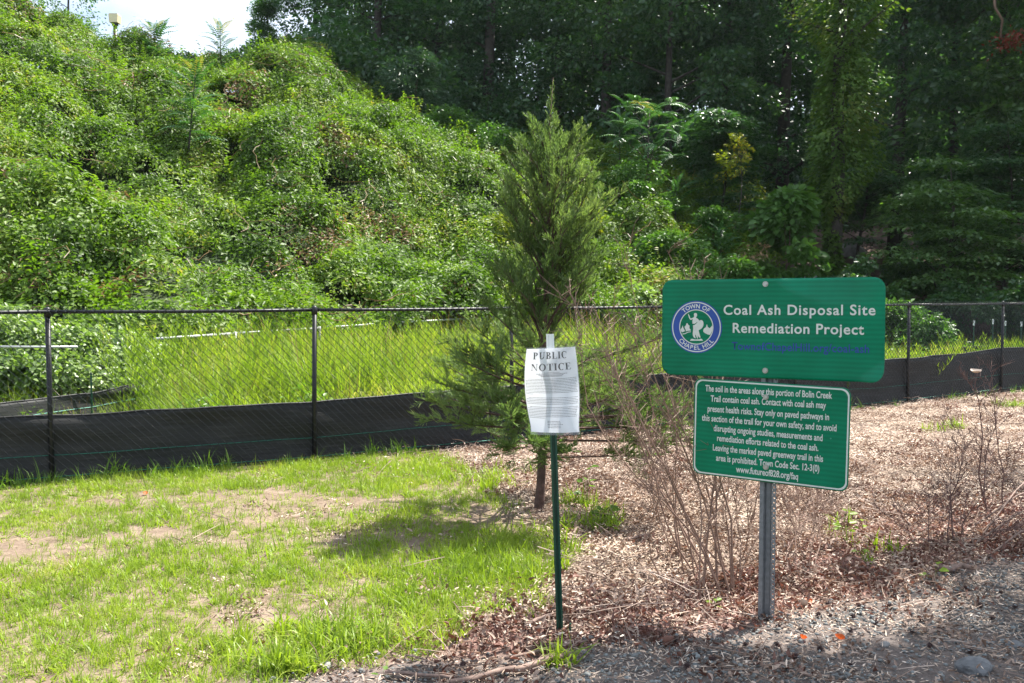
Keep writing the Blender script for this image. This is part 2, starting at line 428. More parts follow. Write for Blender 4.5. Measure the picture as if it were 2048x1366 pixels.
def blade_mesh(name, n, rad, L, W, lean=0.35, seg=3, curl=0.5, var=0.45, flat=0.0):
    """grass tuft: curved tapering blades"""
    V = []; Fa = []; vv = []
    for i in range(n):
        a = R.random() * 6.283; r = rad * math.sqrt(R.random()); h = L * (1 - var + 2 * var * R.random()) ; w = W * (0.7 + 0.6 * R.random())
        az = R.random() * 6.283; ln = abs(R.normal(0, lean)) + flat; cu = curl * R.random()
        dx, dy = math.cos(az), math.sin(az); sx, sy = -dy, dx
        tw = R.normal(0, 0.5); sx, sy = sx * math.cos(tw) - sy * math.sin(tw), sx * math.sin(tw) + sy * math.cos(tw)
        x, y, z = r * math.cos(a), r * math.sin(a), 0.0; b0 = len(V); ang = ln; v = R.random()
        for s in range(seg + 1):
            ww = w * (1 - (s / (seg)) ** 1.6) * 0.5
            if s < seg: V += [(x - sx * ww, y - sy * ww, z), (x + sx * ww, y + sy * ww, z)]; vv += [v, v]
            else: V.append((x, y, z)); vv.append(v)
            st = h / seg; x += dx * math.sin(ang) * st; y += dy * math.sin(ang) * st; z += math.cos(ang) * st; ang += cu
        for s in range(seg - 1):
            q = b0 + 2 * s; Fa += [(q, q + 1, q + 3), (q, q + 3, q + 2)]
        q = b0 + 2 * (seg - 1); Fa.append((q, q + 1, q + 2))
    return new_mesh(name, np.array(V), np.array(Fa), attrs={'v': ('FLOAT', vv)})


def scatter(name, P, rot, scl, idx, meshes, mat, label, kind='stuff'):
    """instances of small source meshes on points with own rotation and scale"""
    col = bpy.data.collections.new(name + '_sources')
    for i, me in enumerate(meshes):
        if not me.materials: me.materials.append(mat)
        col.objects.link(bpy.data.objects.new('%s_source_%02d' % (name, i), me))
    me = new_mesh(name, P, np.zeros((0, 3), int), attrs={'rot': ('FLOAT_VECTOR', rot), 'scl': ('FLOAT', scl), 'idx': ('INT', idx.astype(np.int32))})
    o = link(name, me, mat)
    ng = bpy.data.node_groups.new(name, 'GeometryNodeTree')
    ng.interface.new_socket('Geometry', in_out='INPUT', socket_type='NodeSocketGeometry')
    ng.interface.new_socket('Geometry', in_out='OUTPUT', socket_type='NodeSocketGeometry')
    N = ng.nodes; gi = N.new('NodeGroupInput'); go = N.new('NodeGroupOutput')
    ip = N.new('GeometryNodeInstanceOnPoints'); ci = N.new('GeometryNodeCollectionInfo')
    ci.inputs['Collection'].default_value = col; ci.inputs['Separate Children'].default_value = True; ci.inputs['Reset Children'].default_value = True
    ip.inputs['Pick Instance'].default_value = True
    def na(nm, t):
        q = N.new('GeometryNodeInputNamedAttribute'); q.data_type = t; q.inputs['Name'].default_value = nm; return q.outputs['Attribute']
    e2r = N.new('FunctionNodeEulerToRotation')
    ng.links.new(na('rot', 'FLOAT_VECTOR'), e2r.inputs[0])
    ng.links.new(gi.outputs[0], ip.inputs['Points']); ng.links.new(ci.outputs[0], ip.inputs['Instance'])
    ng.links.new(e2r.outputs[0], ip.inputs['Rotation']); ng.links.new(na('scl', 'FLOAT'), ip.inputs['Scale']); ng.links.new(na('idx', 'INT'), ip.inputs['Instance Index'])
    ng.links.new(ip.outputs[0], go.inputs[0])
    o.modifiers.new('scatter', 'NODES').node_group = ng
    tag(o, label, None, None, kind)
    o['category'] = name.replace('_', ' ')
    return o


def normal_euler(nx, ny, nz, spin):
    """euler that turns +Z to the normal (small tilts) with a spin about it"""
    out = np.zeros((len(nx), 3), np.float32)
    for i in range(len(nx)):
        q = Vector((nx[i], ny[i], nz[i])).to_track_quat('Z', 'Y') @ Euler((0, 0, spin[i])).to_quaternion()
        out[i] = q.to_euler()
    return out


def flat_rot(n, tilt=0.1):
    return np.stack([R.normal(0, tilt, n), R.normal(0, tilt, n), R.random(n) * 6.283], 1)
# ------------------------------------------------------------------ terrain
CX = np.array([-1500, -400, 0, 250, 480, 600, 740, 870, 960, 1040, 1200, 1430, 1600, 2048, 3200], float)
CY_ = np.array([105, 105, 124, 190, 188, 186, 235, 292, 334, 360, 388, 462, 445, 430, 420], float)
C0 = np.array([12.5, 12.5, 13.5, 14.5, 16, 17, 18.5, 20, 21, 21.5, 22, 22, 22, 22, 22], float)
C1 = np.array([32, 33, 34, 35, 36, 36, 35, 34, 33, 33, 33, 34, 46, 48, 50], float)


def terr(X, Y):
    X = np.asarray(X, float); Y = np.asarray(Y, float)
    px = 1024 + F * X / np.maximum(Y, 4.0)
    T = (590 - np.interp(px, CX, CY_)) / F; y0 = np.interp(px, CX, C0); y1 = np.interp(px, CX, C1)
    Z1 = CAMH + T * y1; t = np.clip((Y - y0) / (y1 - y0), 0, 1)
    z = Z1 * (0.55 * t * t * (3 - 2 * t) + 0.45 * t)
    sl = np.interp(px, [400, 1100, 1700, 2600], [0.0, 0.05, 0.16, 0.16])
    z = z + np.maximum(Y - y1, 0) * sl
    z = z + 0.5 * np.clip((Y - y0) / 6, 0, 1) * (fbm(X / 4, Y / 4, 3, 3) - 0.5)
    return z


def t1(x, y): return float(terr(np.array([x]), np.array([y]))[0])


def poly_px(pts):
    return [(lambda g: (g.x, g.y))(gnd(px, py)) for px, py in pts]


LAWN = poly_px([(-900, 1010), (-200, 1015), (0, 985), (330, 942), (627, 925), (870, 905), (950, 950), (1010, 1005), (1095, 1060), (1090, 1130), (1060, 1180), (1050, 1225), (930, 1255), (880, 1295), (720, 1330), (560, 1345), (430, 1420), (300, 1700), (-2500, 1700)])
BARE = [poly_px(q) for q in ([(330, 1000), (560, 975), (800, 1000), (790, 1030), (600, 1055), (420, 1045)], [(-60, 1100), (60, 1078), (190, 1095), (180, 1125), (20, 1145)], [(380, 1085), (540, 1080), (560, 1105), (400, 1120)], [(900, 1020), (1090, 990), (1150, 1040), (960, 1060)])]
GRAVEL = poly_px([(330, 1500), (540, 1350), (800, 1325), (1130, 1303), (1290, 1275), (1530, 1245), (1660, 1205), (1850, 1160), (2060, 1110), (2600, 990), (2900, 1500), (3000, 3500), (-1500, 3500)])
RED = poly_px([(400, 1420), (560, 1330), (900, 1265), (1130, 1205), (1330, 1175), (1500, 1130), (1700, 1060), (1850, 1020), (2100, 985), (2600, 940), (2600, 1000), (2060, 1130), (1660, 1225), (1290, 1290), (800, 1335), (560, 1360)])
FENCE = [Vector((-8.3, 5.8, 0)), Vector((-6.12, 6.82, 0)), Vector((-3.98, 7.84, 0)), Vector((-1.93, 8.82, 0)), Vector((0.0, 9.95, 0)), Vector((1.9, 11.1, 0)), Vector((3.85, 12.3, 0)), Vector((5.95, 13.6, 0)), Vector((8.15, 15.1, 0)), Vector((10.4, 16.6, 0)), Vector((12.6, 18.1, 0))]
FX = [p.x for p in FENCE]; FY = [p.y for p in FENCE]


def soft(poly, X, Y, amp=0.16, seed=5, n=5):
    """polygon mask with a ragged, softened edge"""
    s = 0
    for i in range(n):
        dx = (fbm(X * 3 + i, Y * 3, seed, 3) - 0.5) * amp * 4 + amp * 0.5 * math.cos(i * 2.4); dy = (fbm(X * 3, Y * 3 + i, seed + 9, 3) - 0.5) * amp * 4 + amp * 0.5 * math.sin(i * 2.4)
        s = s + in_poly(X + dx, Y + dy, poly)
    return s / n


def lawn_mask(X, Y):
    m = soft(LAWN, X, Y, 0.12, 5)
    for i, b in enumerate(BARE): m = m * (1 - 0.80 * soft(b, X, Y, 0.12, 30 + i))
    return m


xs = np.arange(-9, 12.01, 0.06); ys = np.concatenate([np.arange(1.4, 7, 0.05), np.arange(7, 17.5, 0.1)])
GX, GY = np.meshgrid(xs, ys)
lawnz = soft(LAWN, GX, GY, 0.12, 5); gravz = soft(GRAVEL, GX, GY, 0.08, 12); redz = soft(RED, GX, GY, 0.14, 20)
behind = np.clip((GY - np.interp(GX, FX, FY)) / 0.3, 0, 1)


def relief(X, Y):
    return 0.035 * (fbm(X * 1.3, Y * 1.3, 7, 3) - 0.5) + 0.018 * (fbm(X * 7, Y * 7, 8, 3) - 0.5)


def gz(x, y):
    x = np.atleast_1d(np.asarray(x, float)); y = np.atleast_1d(np.asarray(y, float))
    return terr(x, y) + relief(x, y)


GZ = terr(GX, GY) + relief(GX, GY) + 0.012 * lawnz * fbm(GX * 5, GY * 5, 9, 3)
ny, nx = GX.shape
ii = (np.arange(ny - 1)[:, None] * nx + np.arange(nx - 1)[None]).ravel()
Fq = np.stack([ii, ii + 1, ii + nx + 1, ii + nx], 1)
ground = link('ground', new_mesh('ground', np.stack([GX, GY, GZ], -1).reshape(-1, 3), Fq, True,
              {'lawnz': ('FLOAT', lawnz), 'gravelz': ('FLOAT', gravz), 'redz': ('FLOAT', redz), 'meadz': ('FLOAT', behind)}), ground_mat())
tag(ground, kind='structure', label='soil, wood mulch and gravel verge beside the trail')

hx = np.concatenate([np.arange(-150, -45, 6), np.arange(-45, 50, 0.6), np.arange(50, 180, 6)]); hy = np.concatenate([np.arange(-90, -6, 5), np.arange(-6, 75, 0.6), np.arange(75, 260, 8)])
HX, HY = np.meshgrid(hx, hy)
HZ = terr(HX, HY)
inr = (HX > -8.7) & (HX < 11.7) & (HY > 1.7) & (HY < 17.1)
HZ = np.where(inr, HZ - 0.12, HZ - 0.004)
ny, nx = HX.shape
ii = (np.arange(ny - 1)[:, None] * nx + np.arange(nx - 1)[None]).ravel()
pxh = 1024 + F * HX / np.maximum(HY, 4)
woodz = np.clip((pxh - 1450) / 200, 0, 1) * np.clip((HY - 21) / 4, 0, 1)
hillside = link('hillside', new_mesh('hillside', np.stack([HX, HY, HZ], -1).reshape(-1, 3), np.stack([ii, ii + 1, ii + nx + 1, ii + nx], 1), True, {'woodz': ('FLOAT', woodz)}), hill_mat())
tag(hillside, kind='structure', label='steep bank rising behind the fenced meadow')

# ------------------------------------------------------------------ vine cover of the hill


def mound(X, Y):
    a = fbm(X / 1.9, Y / 2.6, 41, 3); b = vnoise(X / 0.75, Y / 0.9, 43)
    c = fbm(X / 4.2, Y / 4.6, 47, 2)
    return 0.05 + 2.6 * np.clip(a - 0.28, 0, 1) + 0.5 * b + 2.2 * np.clip(c - 0.35, 0, 1)


def surf(X, Y): return terr(X, Y) + mound(X, Y) * np.clip((Y - 12) / 3, 0.2, 1)


def surf_normal(X, Y, f=surf, e=0.25):
    gx = (f(X + e, Y) - f(X - e, Y)) / (2 * e); gy = (f(X, Y + e) - f(X, Y - e)) / (2 * e)
    n = np.stack([-gx, -gy, np.ones_like(gx)], 1); return unit(n)


n = 30000
pxs = R.uniform(-220, 1560, n); Ys = np.sqrt(R.uniform(12 ** 2, 42 ** 2, n)); Xs = (pxs - 1024) / F * Ys
y0 = np.interp(pxs, CX, C0); y1 = np.interp(pxs, CX, C1)
keep = (Ys > y0 - 0.8 + 1.6 * (R.random(n) - 0.5)) & (Ys < y1 + 3.5) & (pxs < 1400 + 160 * R.random(n))
dens = fbm(Xs / 1.1, Ys / 1.3, 51, 3)
keep &= (dens > 0.42) | (R.random(n) < 0.10)
Xs, Ys, pxs = Xs[keep], Ys[keep], pxs[keep]; k = len(Xs)
Nn = surf_normal(Xs, Ys)
Zs = terr(Xs, Ys) + mound(Xs, Ys) * (0.72 + 0.28 * R.random(k)) * np.clip((Ys - 12) / 3, 0.2, 1)
dry = (fbm(Xs / 1.7, Ys / 2.0, 61, 3) > 0.69) & (R.random(k) < 0.5)
rot = normal_euler(Nn[:, 0] * 0.8, Nn[:, 1] * 0.8, Nn[:, 2], R.random(k) * 6.283)
vine_meshes = [clump_mesh('vine_clump', 86, 0.42, 0.30, 0.080 + .014 * _, 0.045 + .010 * (_ % 3), droop=0.25) for _ in range(5)]
g = ~dry
scatter('vine_cover', np.stack([Xs, Ys, Zs], 1)[g], rot[g], (0.75 + 0.55 * R.random(k))[g], R.integers(0, 5, k)[g], vine_meshes, M['vine'], 'dense green vines smothering the whole sunlit bank')
dry_meshes = [clump_mesh('dry_clump', 40, 0.4, 0.25, 0.14, 0.05, droop=0.4) for _ in range(2)]
g = dry
scatter('dry_vines', np.stack([Xs, Ys, Zs + 0.05], 1)[g], rot[g], (0.6 + 0.5 * R.random(k))[g], R.integers(0, 2, k)[g], dry_meshes, M['dryvine'], 'patches of brown dried vine on the green bank')
strand = []
for q in range(3):
    m = MB()
    for i in range(3):
        a = R.random() * 6.28; P = [Vector((R.normal(0, .2), R.normal(0, .2), .22))]
        for s_ in range(6): a += R.normal(0, .5); P.append(P[-1] + Vector((math.cos(a) * .17, math.sin(a) * .17, R.normal(-.005, .05))))
        m.tube(P, .0075, 3, caps=False)
    strand.append(new_mesh('vine_strand', np.array([tuple(v) for v in m.V]), m.F, False, {'v': ('FLOAT', np.full(len(m.V), .6))}))
sel = R.choice(k, 450, replace=False)
scatter('vine_strands', np.stack([Xs, Ys, Zs], 1)[sel], rot[sel], .7 + .6 * R.random(450), R.integers(0, 3, 450), strand, M['dryvine'], 'bare tan vine strands trailing over the leaves of the bank')
# upright shoots that break the outline of the bank
shoot = []
for q in range(4):
    P = []; D = []
    for s in range(3):
        x0, y0_, lean = R.normal(0, .2), R.normal(0, .2), R.normal(0, .25)
        for i in range(16):
            t = i / 16; a = R.random() * 6.28
            P.append((x0 + lean * t * .6, y0_, 0.1 + t * 0.75)); D.append((math.cos(a), math.sin(a), 0.25))
    P = np.array(P); D = np.array(D); m_ = len(P)
    shoot.append(leaf_mesh('shoot', P, D, np.tile([0, 0.1, 1.0], (m_, 1)) + R.normal(0, .3, (m_, 3)), np.full(m_, .12), np.full(m_, .06), bend=.2))
sel = R.choice(k, 1500, replace=False)
scatter('vine_shoots', np.stack([Xs, Ys, Zs], 1)[sel], flat_rot(1500, .3), 0.5 + 0.6 * R.random(1500), R.integers(0, 4, 1500), shoot, M['vine'], 'leafy shoots standing up out of the vines')

# ------------------------------------------------------------------ meadow behind the fence
n = 16000
pxs = R.uniform(-250, 2300, n); Ys = np.sqrt(R.uniform(7.5 ** 2, 25 ** 2, n)); Xs = (pxs - 1024) / F * Ys
keep = (Ys > np.interp(Xs, FX, FY) + 0.45) & (Ys < np.interp(pxs, CX, C0) + 2.0)
keep &= R.random(n) < np.interp(pxs, [0, 300, 500, 1300, 1500, 2300], [0.45, 0.7, 1, 1, 0.75, 0.6])
Xs, Ys, pxs = Xs[keep], Ys[keep], pxs[keep]; k = len(Xs)
hs = (0.15 + 1.35 * fbm(Xs / 1.3, Ys / 1.3, 71, 3)) * np.interp(Ys - np.interp(Xs, FX, FY), [0.3, 2.5, 5], [0.45, 0.8, 1.12]) * np.interp(pxs, [220, 420, 1250, 1450, 2200], [0.48, 1.05, 1.05, 0.6, 0.6])
tall = [blade_mesh('meadow_tuft', 26, 0.16, 0.85, 0.014, lean=0.36, seg=4, curl=0.5) for _ in range(4)]
tall += [blade_mesh('meadow_tuft', 22, 0.20, 0.7, 0.024, lean=0.35, seg=4, curl=0.5) for _ in range(2)]
scatter('meadow_grass', np.stack([Xs, Ys, terr(Xs, Ys)], 1), flat_rot(k, 0.12), hs, R.integers(0, 6, k), tall, M['meadow'], 'tall yellow-green grass filling the meadow behind the fence')

n = 900
j = R.choice(k, n, replace=False)
st_m = [blade_mesh('dry_stalk', 9, 0.18, 0.95, 0.010, lean=0.28, seg=4, curl=0.25) for _ in range(3)]
scatter('dry_stalks', np.stack([Xs[j], Ys[j], terr(Xs[j], Ys[j])], 1), flat_rot(n, .15), hs[j] * (0.8 + .35 * R.random(n)), R.integers(0, 3, n), st_m, M['dryvine'], 'dry tan stalks mixed into the tall meadow grass')
j = R.choice(k, 1400, replace=False); j = j[fbm(Xs[j] / 1.4, Ys[j] / 1.4, 77, 3) > .5]; n = len(j)
scatter('meadow_herbs', np.stack([Xs[j], Ys[j], terr(Xs[j], Ys[j]) + .15 + .25 * R.random(n)], 1), flat_rot(n, .4), 0.5 + 0.5 * R.random(n), R.integers(0, 3, n), [clump_mesh('herb_clump', 40, 0.28, 0.3, 0.08, 0.04) for _ in range(3)], M['weed'], 'darker green broad-leaved herbs growing through the meadow grass')

# brambles at the toe of the bank on the far side of the short silt fence
n = 1500
pxs = R.uniform(-300, 330, n); Ys = R.uniform(12.3, 15.0, n); Xs = (pxs - 1024) / F * Ys
keep = (pxs < 250 + 80 * R.random(n)) & (fbm(Xs / .8, Ys / .8, 81, 3) > 0.36)
Xs, Ys, pxs = Xs[keep], Ys[keep], pxs[keep]; k = len(Xs)
mh = (0.25 + 1.0 * fbm(Xs / 1.3, Ys / 1.3, 83, 3)) * np.interp(pxs, [0, 300], [1.1, 0.7]) * np.interp(Ys, [12.3, 13.5], [0.6, 1.25])
bm = [clump_mesh('bramble_clump', 80, 0.34, 0.28, 0.07, 0.048, six=True) for _ in range(3)]
scatter('brambles', np.stack([Xs, Ys, terr(Xs, Ys) + mh * (0.5 + .5 * R.random(k))], 1), flat_rot(k, 0.35), 0.8 + 0.4 * R.random(k), R.integers(0, 3, k), bm, M['bramble'], 'pale glinting bramble thicket below the bank, beyond the short silt fence')

# tall feathery weeds with bright tops behind the silt fence
wm = []
for q in range(3):
    P = []; D = []
    for s in range(5):
        x0, y0_, lx, ly = R.normal(0, .10), R.normal(0, .10), R.normal(0, .22), R.normal(0, .1)
        h = 0.6 + .4 * R.random()
        for i in range(46):
            t = i / 46; a = i * 2.4
            P.append((x0 + lx * t, y0_ + ly * t, t * h)); s_ = 1 - .6 * t
            D.append((math.cos(a) * s_, math.sin(a) * s_, .9))
    P = np.array(P); m_ = len(P)
    wm.append(leaf_mesh('feathery_weed', P, np.array(D), R.normal(0, 1, (m_, 3)), np.full(m_, .10), np.full(m_, .016)))
n = 420
pxs = np.concatenate([R.uniform(1350, 2200, 210), R.uniform(250, 1000, 210)]); Ys = np.zeros(n)
for i in range(n):
    a = (pxs[i] - 1024) / F
    yy = np.linspace(6, 24, 200); j = np.argmax(yy > np.interp(a * yy, FX, FY)); Ys[i] = yy[j] + 0.5 + (R.random() ** 2 * 3 if i < 210 else 2 + R.random() * 5)
Xs = (pxs - 1024) / F * Ys
scatter('feathery_weeds', np.stack([Xs, Ys, terr(Xs, Ys)], 1), flat_rot(n, 0.1), np.where(np.arange(n) < 210, 0.75, 1.0) * (0.7 + 0.55 * R.random(n)), R.integers(0, 3, n), wm, M['meadow'], 'feathery yellow-green weeds standing above the silt fence')

# ------------------------------------------------------------------ lawn, fence-side weeds
n = 34000
Xs = R.uniform(-7.5, 1.2, n); Ys = R.uniform(2.2, 9.2, n)
p = lawn_mask(Xs, Ys) * np.clip(0.5 + 2.8 * (fbm(Xs * 1.7, Ys * 1.7, 91, 4) - 0.36), 0.10, 1)
keep = (R.random(n) < p) & (Ys < np.interp(Xs, FX, FY) - 0.12)
Xs, Ys = Xs[keep], Ys[keep]; k = len(Xs)
lw = [blade_mesh('lawn_tuft', 20, 0.055, 0.065, 0.0042, lean=0.6, seg=2, curl=0.7) for _ in range(3)]
lw += [blade_mesh('crabgrass_tuft', 12, 0.03, 0.085, 0.0085, lean=0.8, seg=3, curl=0.5, flat=0.35) for _ in range(3)]
lh = 0.55 + 0.75 * fbm(Xs * 2, Ys * 2, 93, 3) + 0.45 * np.exp(-((Xs + 0.25) ** 2 / 0.5 + (Ys - 5.35) ** 2 / 0.25))
scatter('lawn_grass', np.stack([Xs, Ys, gz(Xs, Ys)], 1), flat_rot(k, 0.15), lh, R.integers(0, 6, k), lw, M['lawn'], 'short patchy grass of the open lawn in front of the fence')
n = 7000
Xs = R.uniform(-7.5, 1.2, n); Ys = R.uniform(2.2, 9.2, n); keep = (R.random(n) < soft(LAWN, Xs, Ys, .12, 5)) & (Ys < np.interp(Xs, FX, FY) - 0.1); Xs, Ys = Xs[keep], Ys[keep]; k = len(Xs)
scatter('lawn_thatch', np.stack([Xs, Ys, gz(Xs, Ys)], 1), flat_rot(k, .1), .6 + .7 * R.random(k), R.integers(0, 3, k), [blade_mesh('thatch_tuft', 16, .07, .05, .0038, lean=.2, seg=2, curl=.2, flat=1.2) for _ in range(3)], M['thatch'], 'dry tan thatch lying between the green lawn tufts')
# straggling grass on the mulch and along the silt fence
pts = []
for (px, py, sx, sy, c) in [(1180, 1060, 60, 12, 11), (1130, 1120, 25, 30, 9), (1215, 1035, 30, 14, 12), (980, 965, 70, 20, 26), (1150, 1010, 50, 8, 10), (700, 1290, 160, 22, 40), (560, 1340, 60, 10, 18), (1110, 1330, 60, 8, 4), (1900, 860, 40, 6, 10), (2020, 815, 40, 5, 12), (1720, 1090, 60, 50, 6)]:
    for i in range(c):
        g_ = gnd(px + R.normal(0, sx * .6), py + R.normal(0, sy * .6)); pts.append((g_.x, g_.y, 0.9 + .5 * R.random()))
pts = np.array(pts); k = len(pts)
scatter('straggling_grass', np.stack([pts[:, 0], pts[:, 1], gz(pts[:, 0], pts[:, 1])], 1), flat_rot(k), pts[:, 2], R.integers(0, 3, k), [blade_mesh('straggle_tuft', 14, .04, .12, .0085, lean=.6, seg=3, curl=.7) for _ in range(3)], M['lawn'], 'stray grass tufts on the mulch around the young cedar')
n = 300
fx = np.concatenate([R.uniform(-7, -1.0, 250), R.uniform(4, 10, 50)]); fy = np.interp(fx, FX, FY) - 0.10 - 0.22 * R.random(n) ** 2
keepw = fbm(fx * 1.3, fy, 95, 2) + .25 * R.random(n) > 0.52; fx, fy = fx[keepw], fy[keepw]; k = len(fx)
scatter('fence_weeds', np.stack([fx, fy, gz(fx, fy)], 1), flat_rot(k), 0.45 + 0.8 * R.random(k) ** 2, R.integers(0, 3, k), [blade_mesh('weed_tuft', 12, .05, .17, .011, lean=.55, seg=4, curl=.6) for _ in range(3)], M['weed'], 'dark green weeds along the foot of the silt fence')

# ------------------------------------------------------------------ mulch, litter, gravel


def chips_mesh(name, n, rad, L, W, lift=0.02, curl=0.0):
    P = np.stack([R.normal(0, rad * .5, n), R.normal(0, rad * .5, n), R.random(n) * lift], 1); a = R.random(n) * 6.283
    D = np.stack([np.cos(a), np.sin(a), R.normal(0, .22 + curl, n)], 1); N = np.stack([R.normal(0, .35 + curl, n), R.normal(0, .35 + curl, n), np.ones(n)], 1)
    s = 0.45 + R.random(n) ** 1.5
    return leaf_mesh(name, P, D, N, L * s, W * (0.5 + .8 * R.random(n)), six=True, fold=0.3 + curl, bend=curl * .4)


def stones_mesh(name, n, rad, s0):
    V = []; Fa = []; vv = []
    ico = [(0, 0, 1), (.9, 0, .3), (.28, .85, .3), (-.72, .53, .3), (-.72, -.53, .3), (.28, -.85, .3), (.72, .53, -.4), (-.28, .85, -.4), (-.9, 0, -.4), (-.28, -.85, -.4), (.72, -.53, -.4)]
    fs = [(0, 1, 2), (0, 2, 3), (0, 3, 4), (0, 4, 5), (0, 5, 1), (1, 6, 2), (2, 7, 3), (3, 8, 4), (4, 9, 5), (5, 10, 1), (2, 6, 7), (3, 7, 8), (4, 8, 9), (5, 9, 10), (1, 10, 6)]
    for i in range(n):
        s = s0 * (0.3 + 1.2 * R.random() ** 3); b = len(V); v = R.random(); a = R.random() * 6.28; sx, sy, sz = s * (.7 + .6 * R.random()), s * (.6 + .5 * R.random()), s * (.3 + .35 * R.random())
        px, py = R.normal(0, rad * .5), R.normal(0, rad * .5)
        for q in ico:
            x, y, z = (q[0] + R.normal(0, .12)) * sx, (q[1] + R.normal(0, .12)) * sy, (q[2] + R.normal(0, .1)) * sz
            V.append((px + x * math.cos(a) - y * math.sin(a), py + x * math.sin(a) + y * math.cos(a), z + sz * .25)); vv.append(v)
        Fa += [(p_ + b, q_ + b, r_ + b) for p_, q_, r_ in fs]
    return new_mesh(name, np.array(V), np.array(Fa), attrs={'v': ('FLOAT', vv)})


n = 14500
Xs = R.uniform(-2.6, 10.5, n); Ys = 2.4 + 12.6 * R.random(n) ** 1.5
px_ = 1024 + F * Xs / Ys
keep = (px_ > 380) & (px_ < 2200) & (Ys < np.interp(Xs, FX, FY) - 0.1) & (R.random(n) > soft(LAWN, Xs, Ys) * .96)
Xs, Ys = Xs[keep], Ys[keep]
gv = soft(GRAVEL, Xs, Ys, 0.08, 12); rd = soft(RED, Xs, Ys, 0.14, 20); u = R.random(len(Xs)); patch = fbm(Xs * 1.1, Ys * 1.1, 101, 3)
isg = u < gv * 0.84
isr = ~isg & (R.random(len(Xs)) < np.clip(rd * .36 + (gv > .5) * .08, 0, .6) + 0.04)
isl = ~isg & ~isr & (R.random(len(Xs)) < np.clip(0.55 + (patch - .5) * 2.5 - (Ys - 7) * .12, 0.08, .9))
isc = ~isg & ~isr & ~isl
def put(name, sel, meshes, mat, label, s0=0.8, s1=0.5, tilt=.12):
    k = int(sel.sum())
    scatter(name, np.stack([Xs[sel], Ys[sel], gz(Xs[sel], Ys[sel])[:] + 0.002], 1), flat_rot(k, tilt), s0 + s1 * R.random(k), R.integers(0, len(meshes), k), meshes, mat, label)
put('wood_chips', isc | (isl & (u < .3)), [chips_mesh('chip_clump', 72, .2, .028, .0085, .014) for _ in range(4)], M['chip'], 'pale wood-chip mulch spread up to the fence')
put('dead_leaves', isl, [chips_mesh('litter_clump', 58, .2, .030, .014, .018, .4) for _ in range(4)], M['litter'], 'faded brown leaf litter over the mulch')
put('red_dead_leaves', isr, [chips_mesh('red_litter_clump', 46, .19, .032, .0175, .022, .6) for _ in range(4)], M['redlitter'], 'red-brown curled leaves drifted along the gravel edge')
put('gravel', isg, [stones_mesh('gravel_clump', 34, .2, .0095) for _ in range(4)], M['stone'], 'grey gravel at the edge of the trail')
tw_m = []
for q in range(3):
    m = MB()
    for i in range(5):
        a = R.random() * 6.28; l = .04 + .09 * R.random() ** 2; c = Vector((R.normal(0, .12), R.normal(0, .12), .018)); d_ = Vector((math.cos(a), math.sin(a), R.normal(0, .12))); m.tube([c - d_ * l, c + Vector((R.normal(0, .006), R.normal(0, .006), .004)), c + d_ * l], [.0022, .002, .0011], 4, caps=False)
    tw_m.append(new_mesh('twig_bits', np.array([tuple(v) for v in m.V]), m.F, False, {'v': ('FLOAT', np.repeat(R.random(5), 12))}))
sel = (~isg) & (u > .72)
put('twig_debris', sel, tw_m, M['litter'], 'thin broken twigs lying over the mulch and leaves', 0.7, 0.7)
sel = isg & (R.random(len(Xs)) < .75)
put('gravel_debris', sel, [chips_mesh('debris_clump', 30, .2, .034, .005, .01) for _ in range(3)], M['chip'], 'shredded bark and twig bits lying in the gravel')
# ------------------------------------------------------------------ woods
def crown_arrays(H, low, RW, nb, nl, L=0.24, W=0.14, flat=0.5, blob=(0.8, 1.5), shape=1.0, nz_up=0.7):
    zc = low + (H - low) * R.random(nb) ** 0.9
    t = (zc - low) / (H - low); env = RW * (np.sin(np.clip(0.18 + 0.82 * t, 0, 1) * math.pi) ** 0.55 * (1 - 0.35 * t)) * shape
    a = R.random(nb) * 6.283; rr = env * np.sqrt(0.15 + 0.85 * R.random(nb)) * (0.75 + .5 * R.random(nb))
    C = np.stack([rr * np.cos(a), rr * np.sin(a), zc], 1); br = blob[0] + (blob[1] - blob[0]) * R.random(nb)
    i = R.integers(0, nb, nl); u = unit(R.normal(0, 1, (nl, 3))); rad = br[i] * (0.45 + 0.6 * R.random(nl) ** .6)
    P = C[i] + u * rad[:, None] * np.array([1, 1, flat]); out = unit(np.stack([np.cos(a[i]), np.sin(a[i]), 0.1 * np.ones(nl)], 1))
    P[:, 2] -= 0.12 * rad
    D = unit(u * [1, 1, .4] + out * .6 + R.normal(0, .5, (nl, 3)) - [0, 0, .35]); N = unit(R.normal(0, .55, (nl, 3)) + [0, 0, nz_up])
    s = 0.55 + .7 * R.random(nl)
    return C, (P, D, N, L * s, W * s)


def trunk_mesh(name, H, r0, C, nl=14, lean=0.0, low=2.0, n=7):
    m = MB(); P = []; Rr = []
    for i in range(9):
        t = i / 8; P.append(Vector((lean * t * H + 0.15 * math.sin(t * 5 + H), 0.12 * math.sin(t * 4 + 1), H * t - (0.4 if i == 0 else 0)))); Rr.append(r0 * (1.25 - .25 * min(1, t * 8)) * (1 - .85 * t))
    m.tube(P, Rr, n)
    idx = R.choice(len(C), min(nl, len(C)), replace=False)
    for j in idx:
        c = Vector(C[j]); t = min(.9, max(.12, (c.z - 0.35 * math.hypot(c.x, c.y)) / H)); k = t * 8; a = int(k); b0 = P[a].lerp(P[min(a + 1, 8)], k - a)
        mid = b0.lerp(c, .5) + Vector((R.normal(0, .2), R.normal(0, .2), .15)); rr = r0 * .38 * (1 - .7 * t)
        m.tube([b0, mid, c], [rr, rr * .6, rr * .2], 5, caps=False)
    return new_mesh(name, np.array(m.V), m.F, True)


